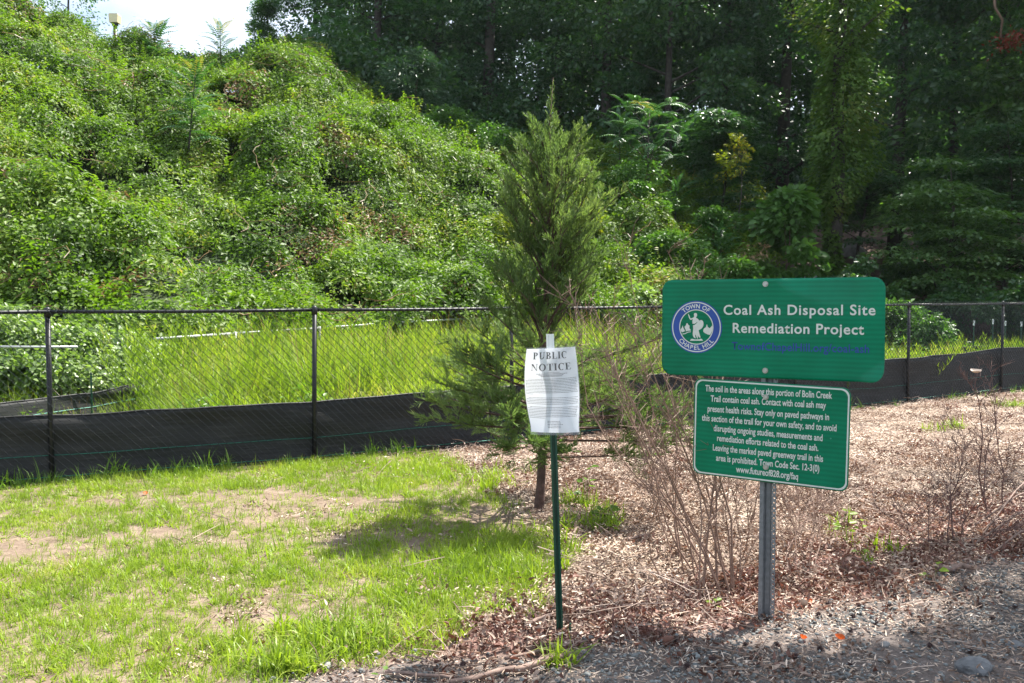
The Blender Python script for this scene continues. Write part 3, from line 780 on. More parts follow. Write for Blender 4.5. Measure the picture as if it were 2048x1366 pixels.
tree_kinds = []
for kd in range(6):
    H = [19, 22, 17, 20, 15, 18][kd]; RW = [3.6, 3.2, 3.9, 2.9, 3.4, 3.8][kd]; low = [.6, 2.0, .4, 1.0, .4, 3.0][kd]
    C, a = crown_arrays(H, low, RW, [120, 115, 115, 120, 95, 100][kd], 22000, L=[.25, .21, .27, .22, .26, .24][kd], W=[.15, .12, .16, .11, .15, .13][kd], flat=[.5, .6, .4, .75, .45, .5][kd])
    tree_kinds.append((leaf_mesh('crown', *a), trunk_mesh('trunk', H * .9, [.26, .3, .24, .22, .2, .3][kd], C, 16, R.normal(0, .015)), H))


def tree(name, kd, x, y, s, rz, label, cat='tree', mat='wood_leaf', group=None, sxy=1.0):
    cm, tm, H = tree_kinds[kd]
    r = empty(name, (x, y, t1(x, y) - .05), rz); tag(r, label, cat, group)
    if not tm.materials: tm.materials.append(M['bark'])
    t = link('trunk', tm, None, r)
    if not cm.materials: cm.materials.append(M['wood_leaf'])
    c = link('crown', cm, None, r)
    if mat != 'wood_leaf':
        c.material_slots[0].link = 'OBJECT'; c.material_slots[0].material = M[mat]
    r.scale = (s * sxy, s * sxy, s)
    return r


GW = 'tall trees of the dark wood behind the bank'
front = [  # px, depth, kind, scale, label
    (545, 47, 4, .47, 'small hazy tree at the end of the wood next to the open sky'),
    (640, 45, 2, .62, 'broad hazy tree second in from the gap of sky, above the bank'),
    (760, 42, 3, 1.0, 'dark tree rising over the top of the bank above the pale leaning bush'),
    (880, 43, 0, 1.0, 'dense dark tree directly behind the pale bluish bush'),
    (985, 41, 1, 1.0, 'tall dark tree just behind the cedar tip, on its sky side'),
    (1110, 42, 3, 1.0, 'tall dark tree whose shaded crown frames the cedar tip'),
    (1220, 40, 5, 1.0, 'dark tree with open lower trunk behind the big compound-leaf sapling'),
    (1340, 38, 2, .95, 'broad-crowned tree between the compound-leaf sapling and the yellow sapling'),
    (1450, 41, 0, 1.0, 'dark tree with glinting leaves behind the yellow sapling'),
    (1570, 39, 1, 1.0, 'tall tree just beside the climber-covered trunk, over the big-leaved bush'),
    (1790, 35, 5, 1.0, 'tree with bare dark lower trunk just past the climber-covered trunk'),
    (1905, 35, 3, 1.0, 'dark narrow tree above the layered understory tree'),
    (2000, 33.5, 2, 1.0, 'broad dark tree with red autumn leaves caught in its crown'),
    (2480, 24.5, 0, 1.0, 'big tree just outside the picture whose shade covers the end of the fence'),
    (2420, 28.5, 2, 1.0, 'big shade-casting tree outside the picture beyond the end of the fence'),
    (2130, 32, 0, 1.0, 'dark tree cut by the edge of the picture behind the layered understory tree')]
for i, (px, Y, kd, s, lb) in enumerate(front):
    x = (px - 1024) / F * Y
    tree('forest_tree', kd, x, Y, s, R.random() * 6.28, lb, group=GW, sxy=0.9 + .25 * R.random())
for Y, xs_, st in ((46, (1700, 2200), 105), (50, (700, 2250), 122), (61, (690, 2300), 165)):
    px = xs_[0]
    while px < xs_[1]:
        yy = Y + R.normal(0, 1.6); x = (px + R.normal(0, 20) - 1024) / F * yy
        s_ = (1.05 + .2 * R.random()) * min(1, .70 + (px - xs_[0]) / 300)
        tree('forest_tree', int(R.integers(0, 6)), x, yy, s_, R.random() * 6.28, 'tall tree deeper in the wood, seen only in patches between the front crowns', group=GW)
        px += st
# ragged dark undergrowth closing the wood between the trunks
n = 3600
pxs = R.uniform(640, 2250, n); Ys = R.uniform(37.5, 58, n); Xs = (pxs - 1024) / F * Ys
keep = (pxs < 1350) | (Ys > 44); Xs, Ys = Xs[keep], Ys[keep]; k = len(Xs)
ug = [clump_mesh('undergrowth_clump', 90, 1.0, 1.3, .22, .13) for _ in range(3)]
scatter('undergrowth', np.stack([Xs, Ys, terr(Xs, Ys) + R.random(k) ** 2 * 3.2], 1), flat_rot(k, .3), .8 + .8 * R.random(k), R.integers(0, 3, k), ug, M['wood_leaf'], 'dark undergrowth between the trunks of the wood')


# light open tree at the top of the bank against the sky
C, a = crown_arrays(11, 1.2, 2.9, 60, 3800, L=.20, W=.10, flat=.5, blob=(.6, 1.1))
def lone(name, x, y, C, a, H, r0, s, lb, mat, cat='tree', nl=30, lean=0.0, group=None):
    r = empty(name, (x, y, t1(x, y) - .05)); tag(r, lb, cat, group)
    link('trunk', trunk_mesh('trunk', H * .92, r0, C, nl, lean), M['bark'], r)
    link('crown', leaf_mesh('crown', *a), M[mat], r); r.scale = (s, s, s); return r
lone('open_tree', (150 - 1024) / F * 38, 38, C, a, 11, .13, .62, 'thin open-crowned tree on top of the bank beside the lamp', 'wood_leaf')
C, a = crown_arrays(9, .3, 2.4, 60, 6500, L=.2, W=.11)
lone('hilltop_tree', (20 - 1024) / F * 37, 37, C, a, 9, .12, .62, 'bushy tree in the top corner of the bank, beyond the thin open-crowned tree', 'wood_leaf')


def bush(name, px, Y, w, h, nl, mat, lb, L=.13, W=.08, cat='bush', group=None, blob=.33, six=False, dz=0.0, flat=.7, nb=26):
    x = (px - 1024) / F * Y
    C, a = crown_arrays(h, h * .12, w * .5, nb, nl, L=L, W=W, flat=flat, blob=(blob * .7, blob * 1.3))
    r = empty(name, (x, Y, t1(x, Y) + dz)); tag(r, lb, cat, group)
    m = MB()
    for j in R.choice(len(C), min(12, len(C)), replace=False):
        c = Vector(C[j]); m.tube([Vector((R.normal(0, .05), R.normal(0, .05), -.15)), c * .5 + Vector((0, 0, .1)), c], [.02, .014, .006], 4, caps=False)
    m.build('stem', M['twig_dark'], r, True)
    V, Fa, v = leaves_arrays(*a, six=six, bend=.1); link('foliage', new_mesh('foliage', V, Fa, attrs={'v': ('FLOAT', v)}), M[mat], r)
    return r


bush('leaning_bush', 830, 35.5, 3.6, 3.0, 9000, 'blue_leaf', 'pale bluish-green bush bulging over the far shoulder of the bank', L=.2, W=.05, blob=.6, dz=.2)
bush('hilltop_bush', 300, 37, 3.0, 2.0, 4000, 'wood_leaf', 'low dark bush on the bank top just past the lamp')
bush('hilltop_bush', 375, 37.5, 3.0, 1.9, 4000, 'wood_leaf', 'low dark bush on the bank top under the open sky')
bush('hilltop_bush', 500, 38, 3.4, 2.3, 4500, 'wood_leaf', 'dark bush on the bank top where the wood begins')
bush('far_shoulder_bush', 900, 33.5, 5.0, 1.9, 9500, 'shrub_leaf', 'rounded mid-green bush on the shoulder of the bank, under the pale bluish bush', dz=-.4, blob=.5)
bush('far_shoulder_bush', 1000, 32.5, 4.4, 1.7, 8500, 'shrub_leaf', 'mid-green bush on the shoulder of the bank beside the cedar', dz=-.4, blob=.5)
bush('yellowing_bush', 1010, 26, 2.0, 1.7, 5000, 'yellow_leaf', 'yellowing bush showing behind the upper cedar on its bank side', L=.14, W=.07)
bush('yellowing_bush', 1175, 27, 1.8, 1.9, 4500, 'yellow_leaf', 'yellowing bush showing behind the upper cedar on its wood side', L=.14, W=.07)
bush('slope_bush', 1250, 29, 3.6, 2.4, 8500, 'shrub_leaf', 'rounded green bush below the tall compound-leaf sapling', blob=.5)
bush('slope_bush', 1340, 25.5, 3.0, 2.1, 7500, 'shrub_leaf', 'green bush on the falling end of the bank, above the bright-leaved shrub', blob=.45)
bush('bright_shrub', 1270, 22.5, 1.9, 1.7, 3800, 'bramble', 'sunlit shrub with glinting leaves behind the cedar skirt', six=True, L=.13, W=.09)
bush('bright_shrub', 1385, 22.5, 1.9, 1.45, 3800, 'bramble', 'sunlit glinting shrub over the edge of the town sign', six=True, L=.12, W=.08)
bush('big_leaved_bush', 1575, 27, 3.0, 3.6, 3800, 'shrub_leaf', 'tall bush with big pale leaves behind the town sign', L=.24, W=.17, six=True, blob=.5)
bush('thicket_bush', 1470, 24.5, 2.6, 2.0, 6500, 'shrub_leaf', 'green thicket bush rising above the lettering side of the town sign')
bush('thicket_bush', 1640, 23.5, 2.4, 1.25, 5000, 'climber', 'low mixed bush at the foot of the climber-covered trunk')
bush('thicket_bush', 1790, 22.5, 2.0, 1.3, 4500, 'shrub_leaf', 'green bush just past the corner of the town sign, behind the fence')
bush('thicket_bush', 1860, 21.5, 1.2, 1.0, 3000, 'shrub_leaf', 'small bush behind the fence post past the town sign')
bush('thicket_bush', 1940, 25, 3.0, 1.5, 6500, 'wood_leaf', 'dim low bush beneath the layered understory tree')
bush('thicket_bush', 1735, 26, 3.0, 1.9, 7000, 'wood_leaf', 'dark bush filling the gap between climber-covered trunk and layered understory tree')
bush('slope_bush', 1425, 27.5, 2.8, 2.2, 7000, 'shrub_leaf', 'green bush at the very end of the bank, under the yellow sapling', blob=.45)
bush('thicket_bush', 1850, 30, 3.4, 2.0, 7000, 'wood_leaf', 'dark bush on the wooded slope behind the layered understory tree')
bush('thicket_bush', 2070, 24, 2.6, 1.7, 6000, 'wood_leaf', 'dim low bush at the very edge of the picture, under the wood')

# layered understory trees with flat sprays
def layered(px, Y, H, RW, lb, mat='shrub_leaf', nl=9000):
    x = (px - 1024) / F * Y
    nb = 34; zc = H * (0.25 + .75 * R.random(nb)); a_ = R.random(nb) * 6.28; rr = RW * (1.1 - zc / H * .75) * (.35 + .65 * R.random(nb))
    C = np.stack([rr * np.cos(a_), rr * np.sin(a_), zc], 1); i = R.integers(0, nb, nl); u = R.normal(0, .5, (nl, 3)) * [1, 1, .10]
    P = C[i] + u * RW * .42; P[:, 2] -= .25 * np.hypot(u[:, 0], u[:, 1]); s = .6 + .6 * R.random(nl)
    D = unit(u * [1, 1, 0] + R.normal(0, .4, (nl, 3)) * [1, 1, .3] - [0, 0, .25]); N = unit(R.normal(0, .3, (nl, 3)) + [0, 0, 1])
    return lone('understory_tree', x, Y, C, (P, D, N, .16 * s, .10 * s), H, .07, 1, lb, mat, nl=34)
layered(1890, 27, 4.9, 2.4, 'layered understory tree with flat green sprays and a thin pale trunk', 'wood_leaf')
layered(2010, 29, 6.0, 2.6, 'taller dim understory tree at the edge of the picture, behind the layered one', 'wood_leaf')
layered(1720, 33, 5.0, 2.2, 'dim understory tree partly hidden behind the climber-covered trunk', 'wood_leaf')
layered(1440, 31, 5.2, 1.9, 'slender understory tree between the compound-leaf and yellow saplings', 'wood_leaf')


# trunk wrapped in climbers
def climber_tree(px, Y):
    x = (px - 1024) / F * Y; r = empty('climber_covered_tree', (x, Y, t1(x, Y) - .1)); tag(r, 'tall trunk wrapped from foot to crown in green climbers, behind the town sign', 'tree')
    m = MB(); P = [Vector((0.10 * math.sin(i * .7) + i * .05, .05 * math.cos(i), i * 1.2)) for i in range(12)]; m.tube(P, [.26 * (1 - i * .05) for i in range(12)], 8); m.build('trunk', M['bark'], r, True)
    n = 21000; z = 13 * R.random(n) ** 1.05; wd = np.interp(z, [0, 2.8, 3.5, 5.0, 6.5, 8, 9.5, 13], [.30, .33, .75, 1.15, .80, .70, 1.4, 2.8]); a = R.random(n) * 6.283
    lump = np.clip(fbm(np.cos(a) * 1.6 + 10, z * 1.1 + np.sin(a), 5, 3) * 2.6 - .35, .25, 2)
    rad = wd * lump * (0.55 + .5 * R.random(n)); P_ = np.stack([rad * np.cos(a) + z * .045, rad * np.sin(a), z], 1)
    D = unit(np.stack([np.cos(a) + R.normal(0, .4, n), np.sin(a) + R.normal(0, .4, n), R.normal(-.6, .4, n)], 1)); N = unit(np.stack([np.cos(a), np.sin(a), np.full(n, .6)], 1) + R.normal(0, .4, (n, 3))); s = .6 + .6 * R.random(n)
    link('foliage', leaf_mesh('foliage', P_, D, N, .16 * s, .10 * s), M['climber'], r)
    for k in range(9):
        m = MB(); z0 = 8 + k * .55; an = R.random() * 6.28; m.tube([Vector((z0 * .05, 0, z0)), Vector((math.cos(an) * 1.2, math.sin(an) * .8, z0 + .6)), Vector((math.cos(an) * 2.6, math.sin(an) * 1.4, z0 + 1.3))], [.06, .04, .015], 5); m.build('branch', M['bark'], r)
climber_tree(1655, 29)
# yellow sapling
x = (1470 - 1024) / F * 29; C, a = crown_arrays(4.7, 3.3, .55, 14, 650, L=.13, W=.07, blob=(.18, .36)); lone('yellow_sapling', x, 29, C, a, 4.7, .04, 1.0, 'slim sapling with yellow-green leaves in front of the wood', 'yellow_leaf')


# compound-leaved saplings: every frond is a part
def frond_mesh(L, n=11, lw=.2):
    P = []; D = []; N = []; Ls = []
    for i in range(n):
        t = (i + 1) / (n + .5); x = L * t; z = .18 * L * math.sin(t * 2.2) - .22 * L * t * t
        for s in (-1, 1):
            P.append((x, 0, z)); D.append((.45, s, -.25)); N.append((0.1, s * .25, 1)); Ls.append(lw * L * (math.sin(math.pi * (.15 + .8 * t)) ** .6))
    P.append((L, 0, -.02 * L)); D.append((1, 0, -.5)); N.append((0, 0, 1)); Ls.append(lw * L)
    k = len(P); V, Fa, v = leaves_arrays(np.array(P), np.array(D), np.array(N), np.array(Ls), np.array(Ls) * .34, six=True, bend=.12, fold=.15)
    ns = 7; R0 = [(L * t, 0, .18 * L * math.sin(t * 2.2) - .22 * L * t * t) for t in np.linspace(0, 1, ns)]; b = len(V); W_ = []
    for (a_, b_, c_) in R0: W_ += [(a_, -.006, c_), (a_, .006, c_), (a_, 0, c_ + .010)]
    f = []
    for i in range(ns - 1):
        for q in range(3):
            p0 = b + i * 3 + q; p1 = b + i * 3 + (q + 1) % 3; f += [(p0, p1, p1 + 3), (p0, p1 + 3, p0 + 3)]
    return new_mesh('frond', np.vstack([V, W_]), np.vstack([Fa, f]), attrs={'v': ('FLOAT', np.concatenate([v, np.full(len(W_), .2)]))})


FR = {m_: [frond_mesh(L) for L in (.8, 1.0, 1.2)] for m_ in ('frond', 'frond_pale', 'redleaf')}
for m_, ms in FR.items():
    for q in ms: q.materials.append(M[m_])


def sapling(px, Y, H, nf, s, lb, top_pale=0, lean=0.0, z0=.35, dz=-.1):
    x = (px - 1024) / F * Y; r = empty('compound_leaf_sapling', (x, Y, t1(x, Y) + dz)); tag(r, lb, 'sapling')
    m = MB(); m.tube([Vector((lean * t * H, .03 * math.sin(t * 5), t * H)) for t in np.linspace(0, 1, 6)], [.035 * s * (1 - .7 * t) for t in np.linspace(0, 1, 6)], 6); m.build('stem', M['bark'], r, True)
    for i in range(nf):
        t = z0 + (1 - z0) * (i / (nf - 1)) ** .8; pale = i >= nf - top_pale
        o = link('frond', FR['frond_pale' if pale else 'frond'][i % 3], None, r); o.location = (lean * t * H, 0, t * H)
        o.rotation_euler = (R.normal(0, .15), -(.05 + .75 * (t - z0) / (1 - z0)) + R.normal(0, .12), i * 2.4 + R.normal(0, .2)); q = s * (1.05 - .45 * (t - z0) / (1 - z0)) * (.85 + .3 * R.random()); o.scale = (q, q, q)
    return r
def rosette_sapling(px, Y, H, lb, nb=15, s=.78):
    x = (px - 1024) / F * Y; r = empty('compound_leaf_sapling', (x, Y, t1(x, Y) - .1)); tag(r, lb, 'sapling')
    m = MB(); m.tube([(0, 0, 0), (.03, 0, H * .45), (.0, 0, H * .62), (.05, 0, H * .9)], [.05, .04, .03, .015], 6); m.build('stem', M['bark'], r, True)
    for b in range(nb):
        a = b * 2.4; t = (b + .5) / nb; rr = 1.15 * math.sqrt(1 - (1 - t) ** 1.0 * .35) * (1 - .55 * t ** 3) * (.7 + .4 * R.random()); z = H * (.58 + .40 * t) - rr * .12; tip = Vector((rr * math.cos(a), rr * math.sin(a), z))
        m = MB(); m.tube([(0, 0, H * (.42 + .4 * t)), tip * .5 + Vector((0, 0, H * (.21 + .22 * t))), tip], [.018, .013, .006], 4, caps=False); m.build('branch', M['bark'], r)
        for i in range(7):
            o = link('frond', FR['frond_pale' if (b == nb - 1 and i < 3) else 'frond'][i % 3], None, r); o.location = tip; q = s * (.75 + .4 * R.random()); o.scale = (q, q, q)
            o.rotation_euler = (R.normal(0, .2), R.normal(-.02, .28), i * 2 * math.pi / 7 + R.normal(0, .25))
    return r
sapling(375, 25, 2.9, 34, 1.0, 'lanky compound-leaf sapling with pale yellowing tip standing in the middle of the vine bank', 5, .12, .38, .2)
sapling(320, 33, 2.0, 40, 1.15, 'compound-leaf sapling on the skyline of the bank next to the lamp', 2, 0, .25, .3)
sapling(450, 33.5, 2.1, 30, .85, 'vine-choked sapling with pale tip on the skyline where the open sky ends', 5, 0, .2, .3)
rosette_sapling(1293, 30, 4.7, 'tall spreading compound-leaf sapling in front of the dark wood')
sapling(1240, 31, 3.2, 20, 1.1, 'smaller compound-leaf sapling beside the tall spreading one', 0, -.02, .3, .1)
sapling(1345, 29, 2.2, 12, .95, 'short compound-leaf sapling at the foot of the tall spreading one', 0, .05, .4, .1)
sapling(1440, 26.5, 2.1, 16, .8, 'low compound-leaf sapling beside the dark culvert', 0, 0, .45, .1)

# vine-covered post like stump on the skyline, lamp
m = MB()
x, Y = (243 - 1024) / F * 34, 34
lp = empty('garden_lamp', (x, Y, t1(x, Y))); tag(lp, 'black lamp post with a square cream head on top of the bank', 'lamp')
zt = at(243, 50, Y).z - lp.location.z
m.tube([(0, 0, 0), (0, 0, zt)], .07, 10); m.build('pole', M['blackpaint'], lp, True)
m = MB(); m.tube([(0, 0, zt - .02), (0, 0, zt + .06)], .11, 10); m.build('collar', M['blackpaint'], lp)
m = MB(); m.prism([(-.15, 0), (.15, 0), (.17, .28), (.15, .32), (-.15, .32), (-.17, .28)], -.16, .16, Matrix.Translation((0, 0, zt + .06))); m.build('lamp_head', M['lampbox'], lp)

# boulders and the culvert mouth at the wood's edge
def rock(name, loc, s, mat, lb, cat='rock', sub=2, group=None, seed=1):
    import bmesh
    bm = bmesh.new(); bmesh.ops.create_icosphere(bm, subdivisions=sub, radius=1)
    for v in bm.verts:
        c = v.co; f = .75 + .5 * float(fbm(np.array([c.x * 1.4 + seed + c.z]), np.array([c.y * 1.4 + c.z * .8]), seed, 3)[0]); v.co = Vector((c.x * s[0], c.y * s[1], c.z * s[2])) * f
    me = bpy.data.meshes.new(name); bm.to_mesh(me); bm.free()
    o = link(name, me, M[mat]); o.location = loc; tag(o, lb, cat, group); return o
for px, py, Y, s, lb in ((1640, 470, 31, (.75, .6, .45), 'large pale boulder at the foot of the wood beside the climber-covered trunk'), (1700, 405, 36, (.6, .5, .35), 'small pale boulder further up the wooded slope'), (1795, 470, 33, (.55, .5, .3), 'flat pale boulder on the leaf-strewn slope past the climber-covered trunk')):
    x = (px - 1024) / F * Y; rock('boulder', (x, Y, t1(x, Y) + .1), s, 'boulder', lb, seed=px)
x = (1425 - 1024) / F * 28.5; cv = empty('culvert', (x, 28.5, t1(x, 28.5) - .1), .5); tag(cv, 'dark culvert mouth showing between the bank and the low sapling', 'culvert')
m = MB(); m.box((0, 0, .95), (.75, .12, .10)); m.build('lintel', M['boulder'], cv)
m = MB(); m.box((-.6, .0, .4), (.12, .10, .45)); m.box((.6, 0, .4), (.12, .10, .45)); m.box((0, .35, .4), (.48, .03, .45)); m.build('wall', M['culvert'], cv)

# bare hanging branch, red leaves
x = (2010 - 1024) / F * 30
m = MB(); m.tube([at(1985, -40, 30), at(1990, 15, 30), at(2005, 40, 30), at(2001, 70, 30.2), at(2008, 88, 30.3)], [.05, .045, .04, .035, .015], 6)
tag(m.build('hanging_branch', M['twig'], None, True), 'crooked bare pale branch hanging in from the top edge, above the red leaves', 'branch')
n = 260; c = at(2025, 82, 30); P = np.array(c) + R.normal(0, 1, (n, 3)) * [.32, .3, .16]
ro = link('red_leaf_spray', leaf_mesh('red_leaf_spray', P, R.normal(0, 1, (n, 3)), R.normal(0, .5, (n, 3)) + [0, 0, 1], np.full(n, .14), np.full(n, .07)), M['redleaf']); tag(ro, 'spray of red leaves near the top edge beneath the bare hanging branch', 'leaf spray', kind='stuff')
# vine strands / dead stalks on the bank
# shade tree beside the trail, its boughs reaching over the gravel
C, a = crown_arrays(4.2, 0, 2.6, 40, 5200, L=.13, W=.08, blob=(.35, .75), flat=.6)
sx, sy = 4.3, 5.2
st_ = empty('shade_tree', (7.9, 4.4, 0)); tag(st_, 'broad tree beside the trail whose boughs throw dappled shade on the gravel', 'tree')
SHC = []
def shade_blob(gx, gy, rx, ry, h, n):
    """foliage of a bough at height h whose shade falls at gx, gy on the ground"""
    k = h / math.tan(SUN_EL); cx, cy = gx + k * SUN_AZ[0] - 7.9, gy + k * SUN_AZ[1] - 4.4
    a = R.random(n) * 6.28; r = np.sqrt(R.random(n)) * (1 + .25 * R.normal(0, 1, n)); SHC.append((cx, cy, h))
    return np.stack([cx + rx * r * np.cos(a), cy + ry * r * np.sin(a), h + R.normal(0, .3, n)], 1)
SP = np.concatenate([shade_blob(2.6, 3.75, 1.0, .33, 6.2, 2200), shade_blob(1.2, 3.72, .8, .22, 6.0, 1300), shade_blob(.1, 3.45, .9, .2, 5.8, 800), shade_blob(3.7, 4.5, .8, .42, 6.5, 1500), shade_blob(2.2, 3.0, 2.6, .5, 5.8, 4600), shade_blob(3.0, 4.25, .9, .28, 6.4, 1300), shade_blob(2.0, 3.9, .5, .2, 6.2, 700), shade_blob(3.4, 4.75, .9, .22, 6.5, 1000),
                     shade_blob(4.6, 7.6, 1.5, .9, 6.9, 900), shade_blob(2.4, 5.3, .55, .25, 6.6, 380), shade_blob(5.2, 6.0, 1.2, .7, 6.8, 1300), shade_blob(3.3, 5.7, .8, .35, 6.6, 420)])
n = len(SP); D = unit(R.normal(0, 1, (n, 3)) * [1, 1, .4]); N = unit(R.normal(0, .4, (n, 3)) + [0, 0, 1]); s = .6 + .6 * R.random(n)
m = MB(); m.tube([(0, 0, -.2), (-.1, .1, 2.5), (-.15, .3, 5.0), (0, .5, 8.5)], [.26, .2, .16, .05], 9)
m.build('trunk', M['bark'], st_, True)
m = MB()
for (a, b, c) in SHC: m.tube([(-.15, .3, 4.8), (a * .5, b * .5 + .1, 5.4 + (c - 5) * .4), (a, b, c)], [.07, .045, .012], 5, caps=False)
m.build('bough', M['bark'], st_, True)
link('crown', leaf_mesh('crown', SP, D, N, .12 * s, .075 * s), M['wood_leaf'], st_)

# ------------------------------------------------------------------ chain link fence
fence = empty('chain_link_fence', tuple(FENCE[2])); tag(fence, 'black chain-link fence with round posts running across the verge', 'fence')
FO = FENCE[2].copy(); FH = 1.485
L2 = [0]
for i in range(1, len(FENCE)): L2.append(L2[-1] + (FENCE[i] - FENCE[i - 1]).length)
def fpt(s, z=0.0, off=0.0):
    i = min(max(int(np.searchsorted(L2, s)) - 1, 0), len(FENCE) - 2); a, b = FENCE[i], FENCE[i + 1]; t = (s - L2[i]) / (L2[i + 1] - L2[i]); d = (b - a).normalized()
    p = a.lerp(b, t) + Vector((d.y, -d.x, 0)) * off
    return Vector((p.x, p.y, z + t1(p.x, p.y)))
pm = MB(); pm.tube([(0, 0, -.2), (0, 0, FH - .01)], .0225, 12); pmesh = None
cm_ = MB(); cm_.tube([(0, 0, FH - .055), (0, 0, FH - .01), (0, 0, FH + .02), (0, 0, FH + .032)], [.029, .029, .024, .008], 12); cmesh = None
for i, p in enumerate(FENCE):
    if pmesh is None:
        o = pm.build('post', M['fence_paint'], fence, True); pmesh = o.data; c = cm_.build('post_cap', M['fence_paint'], o, True); cmesh = c.data
    else:
        o = link('post', pmesh, None, fence); c = link('post_cap', cmesh, None, o)
    q = fpt(L2[i]) ; o.location = q - FO + Vector((R.normal(0, .006), 0, 0)); o.rotation_euler = (R.normal(0, .008), -.008 if i == 2 else R.normal(0, .006), 0)
for i in range(len(FENCE) - 1):
    m = MB(); P = [fpt(L2[i] + (L2[i + 1] - L2[i]) * t, FH - .01 - .006 * math.sin(math.pi * t)) - FO for t in (0, .25, .5, .75, 1)]; m.tube(P, .0165, 10); m.build('top_rail', M['fence_paint'], fence, True)
# woven wire: zigzag wires, each locked round its neighbour
def wires(a, b, z0, z1, pitch, r, off, ptf, n=3, amp=.006):
    V = []; Fa = []; cnt = 0; nz_ = int((z1 - z0) / (pitch)) ; k = 0; s = a
    while s < b:
        pts = []
        for j in range(nz_ + 1):
            side = (j + k) % 2
            pts.append(ptf(s + (pitch if side else 0.0) * 1.0, z0 + j * (z1 - z0) / nz_, off + (amp if side else -amp)))
        m_ = len(pts)
        for j, p in enumerate(pts):
            d = (ptf(s + .1, 0) - ptf(s, 0)).normalized(); nn = Vector((d.y, -d.x, 0)); tz = Vector((0, 0, 1))
            for q in range(n):
                an = 2 * math.pi * q / n + .5; V.append(p + nn * math.cos(an) * r + (d * .7 + tz * .7) * math.sin(an) * r)
        for j in range(m_ - 1):
            for q in range(n): Fa.append((cnt + j * n + q, cnt + j * n + (q + 1) % n, cnt + (j + 1) * n + (q + 1) % n, cnt + (j + 1) * n + q))
        cnt += m_ * n; s += pitch; k += 1
    return np.array([tuple(v) for v in V]), np.array(Fa)
V, Fa = wires(L2[1] - .6, L2[-1] - .2, .05, FH + .035, .0365, .0029, .026, fpt)
mesh_o = link('wire_mesh', new_mesh('wire_mesh', V - np.array(FO), Fa, True), M['fence_wire'], fence); mesh_o['kind'] = 'stuff'
# wire ties on the rail
m = MB()
s = L2[1] - .5
while s < L2[-1] - .3:
    p = fpt(s, FH - .01) - FO; m.tube([p + Vector((0, -.022, -.021)), p + Vector((.008, -.025, 0)), p + Vector((.012, -.010, .022)), p + Vector((.014, .02, .02))], .0032, 4); s += .073
o = m.build('wire_knuckles', M['fence_wire'], fence); o['kind'] = 'stuff'


# ------------------------------------------------------------------ silt fences
def silt(name, path, hts, lb, stitches=(.42, .12), zb=-.03, group=None, wav=.012, seed=1, dz=.02, sub=.07):
    """black woven fabric hung along a path; hts = top height at every path point"""
    r = empty(name, tuple(path[0])); tag(r, lb, 'silt fence', group)
    Ls = [0]
    for i in range(1, len(path)): Ls.append(Ls[-1] + (path[i] - path[i - 1]).length)
    ns = max(4, int(Ls[-1] / sub)); nzz = 11; V = []; nrm = []
    def P_(s, q, push=0.0):
        i = min(max(int(np.searchsorted(Ls, s)) - 1, 0), len(path) - 2); t = (s - Ls[i]) / (Ls[i + 1] - Ls[i]); p = path[i].lerp(path[i + 1], t); d = (path[i + 1] - path[i]).normalized(); nn = Vector((d.y, -d.x, 0))
        h = hts[i] * (1 - t) + hts[i + 1] * t + .035 * float(fbm(np.array([s * .9]), np.array([seed * 3.]), seed, 3)[0] - .5) * 2
        z = zb + (h - zb) * q
        w = wav * (float(fbm(np.array([s * 1.3 + z * 2]), np.array([z * 9.0]), seed + 3, 3)[0]) - .5) * 4 + wav * 1.2 * math.sin(s * 3 + z * 14) * (q) + (.06 * (1 - q) ** 3)
        return Vector((p.x, p.y, 0)) + nn * (w + push) + Vector((0, 0, z + t1(p.x, p.y)))
    o0 = Vector(path[0])
    for i in range(ns + 1):
        for j in range(nzz + 1): V.append(tuple(P_(Ls[-1] * i / ns, j / nzz) - o0))
    Fa = np.array([(i * (nzz + 1) + j, (i + 1) * (nzz + 1) + j, (i + 1) * (nzz + 1) + j + 1, i * (nzz + 1) + j + 1) for i in range(ns) for j in range(nzz)])
    o = link('fabric', new_mesh('fabric', np.array(V), Fa, True), M['fabric'], r)
    sm = o.modifiers.new('thick', 'SOLIDIFY'); sm.thickness = .003
    for q in stitches:
        m = MB(); m.tube([P_(Ls[-1] * i / ns, q + .02 * (float(fbm(np.array([i * .04]), np.array([q * 9.]), seed, 2)[0]) - .5), .005) - o0 for i in range(ns + 1)], .0035, 3); m.build('stitch_line', M['stitch'], r)
    m = MB(); m.tube([P_(Ls[-1] * i / ns, 1.0) - o0 for i in range(ns + 1)], .007, 4); m.build('hem_cord', M['fabric'], r)
    return r, P_, Ls, o0
back = []
for i, p in enumerate(FENCE[:-1]):
    d = (FENCE[min(i + 1, len(FENCE) - 1)] - p).normalized(); back.append(p - Vector((d.y, -d.x, 0)) * .05)
silt('long_silt_fence', back, [.5, .53, .565, .565, .62, .66, .68, .66, .72, .74], 'long black silt fence fabric fixed behind the foot of the chain-link fence')
pa = [at(-180, 860, 8.7), at(0, 845, 9.6), at(180, 830, 10.6), at(278, 828, 11.3)]
for p in pa: p.z = 0
r, P_, Ls, o0 = silt('short_silt_fence', pa, [.42, .45, .46, .52], 'short black silt fence ending in the meadow behind the chain-link fence', stitches=(.62,), seed=8, zb=0.03)
def stake(parent, loc, h, tip=.0, r=.011):
    m = MB(); m.tube([(0, 0, -.1), (0, 0, h)], r, 5); o = m.build('stake', M['stake'], parent); o.location = loc
    if tip:
        m = MB(); m.tube([(0, 0, h), (0, 0, h + tip)], r * 1.25, 5); q = m.build('white_tip', M['white_tip'], o)
    return o
stake(r, Vector((at(188, 830, 10.6).x, 10.55, 0)) - o0, .72); stake(r, pa[3] - o0 + Vector((.0, -.04, 0)), .78)
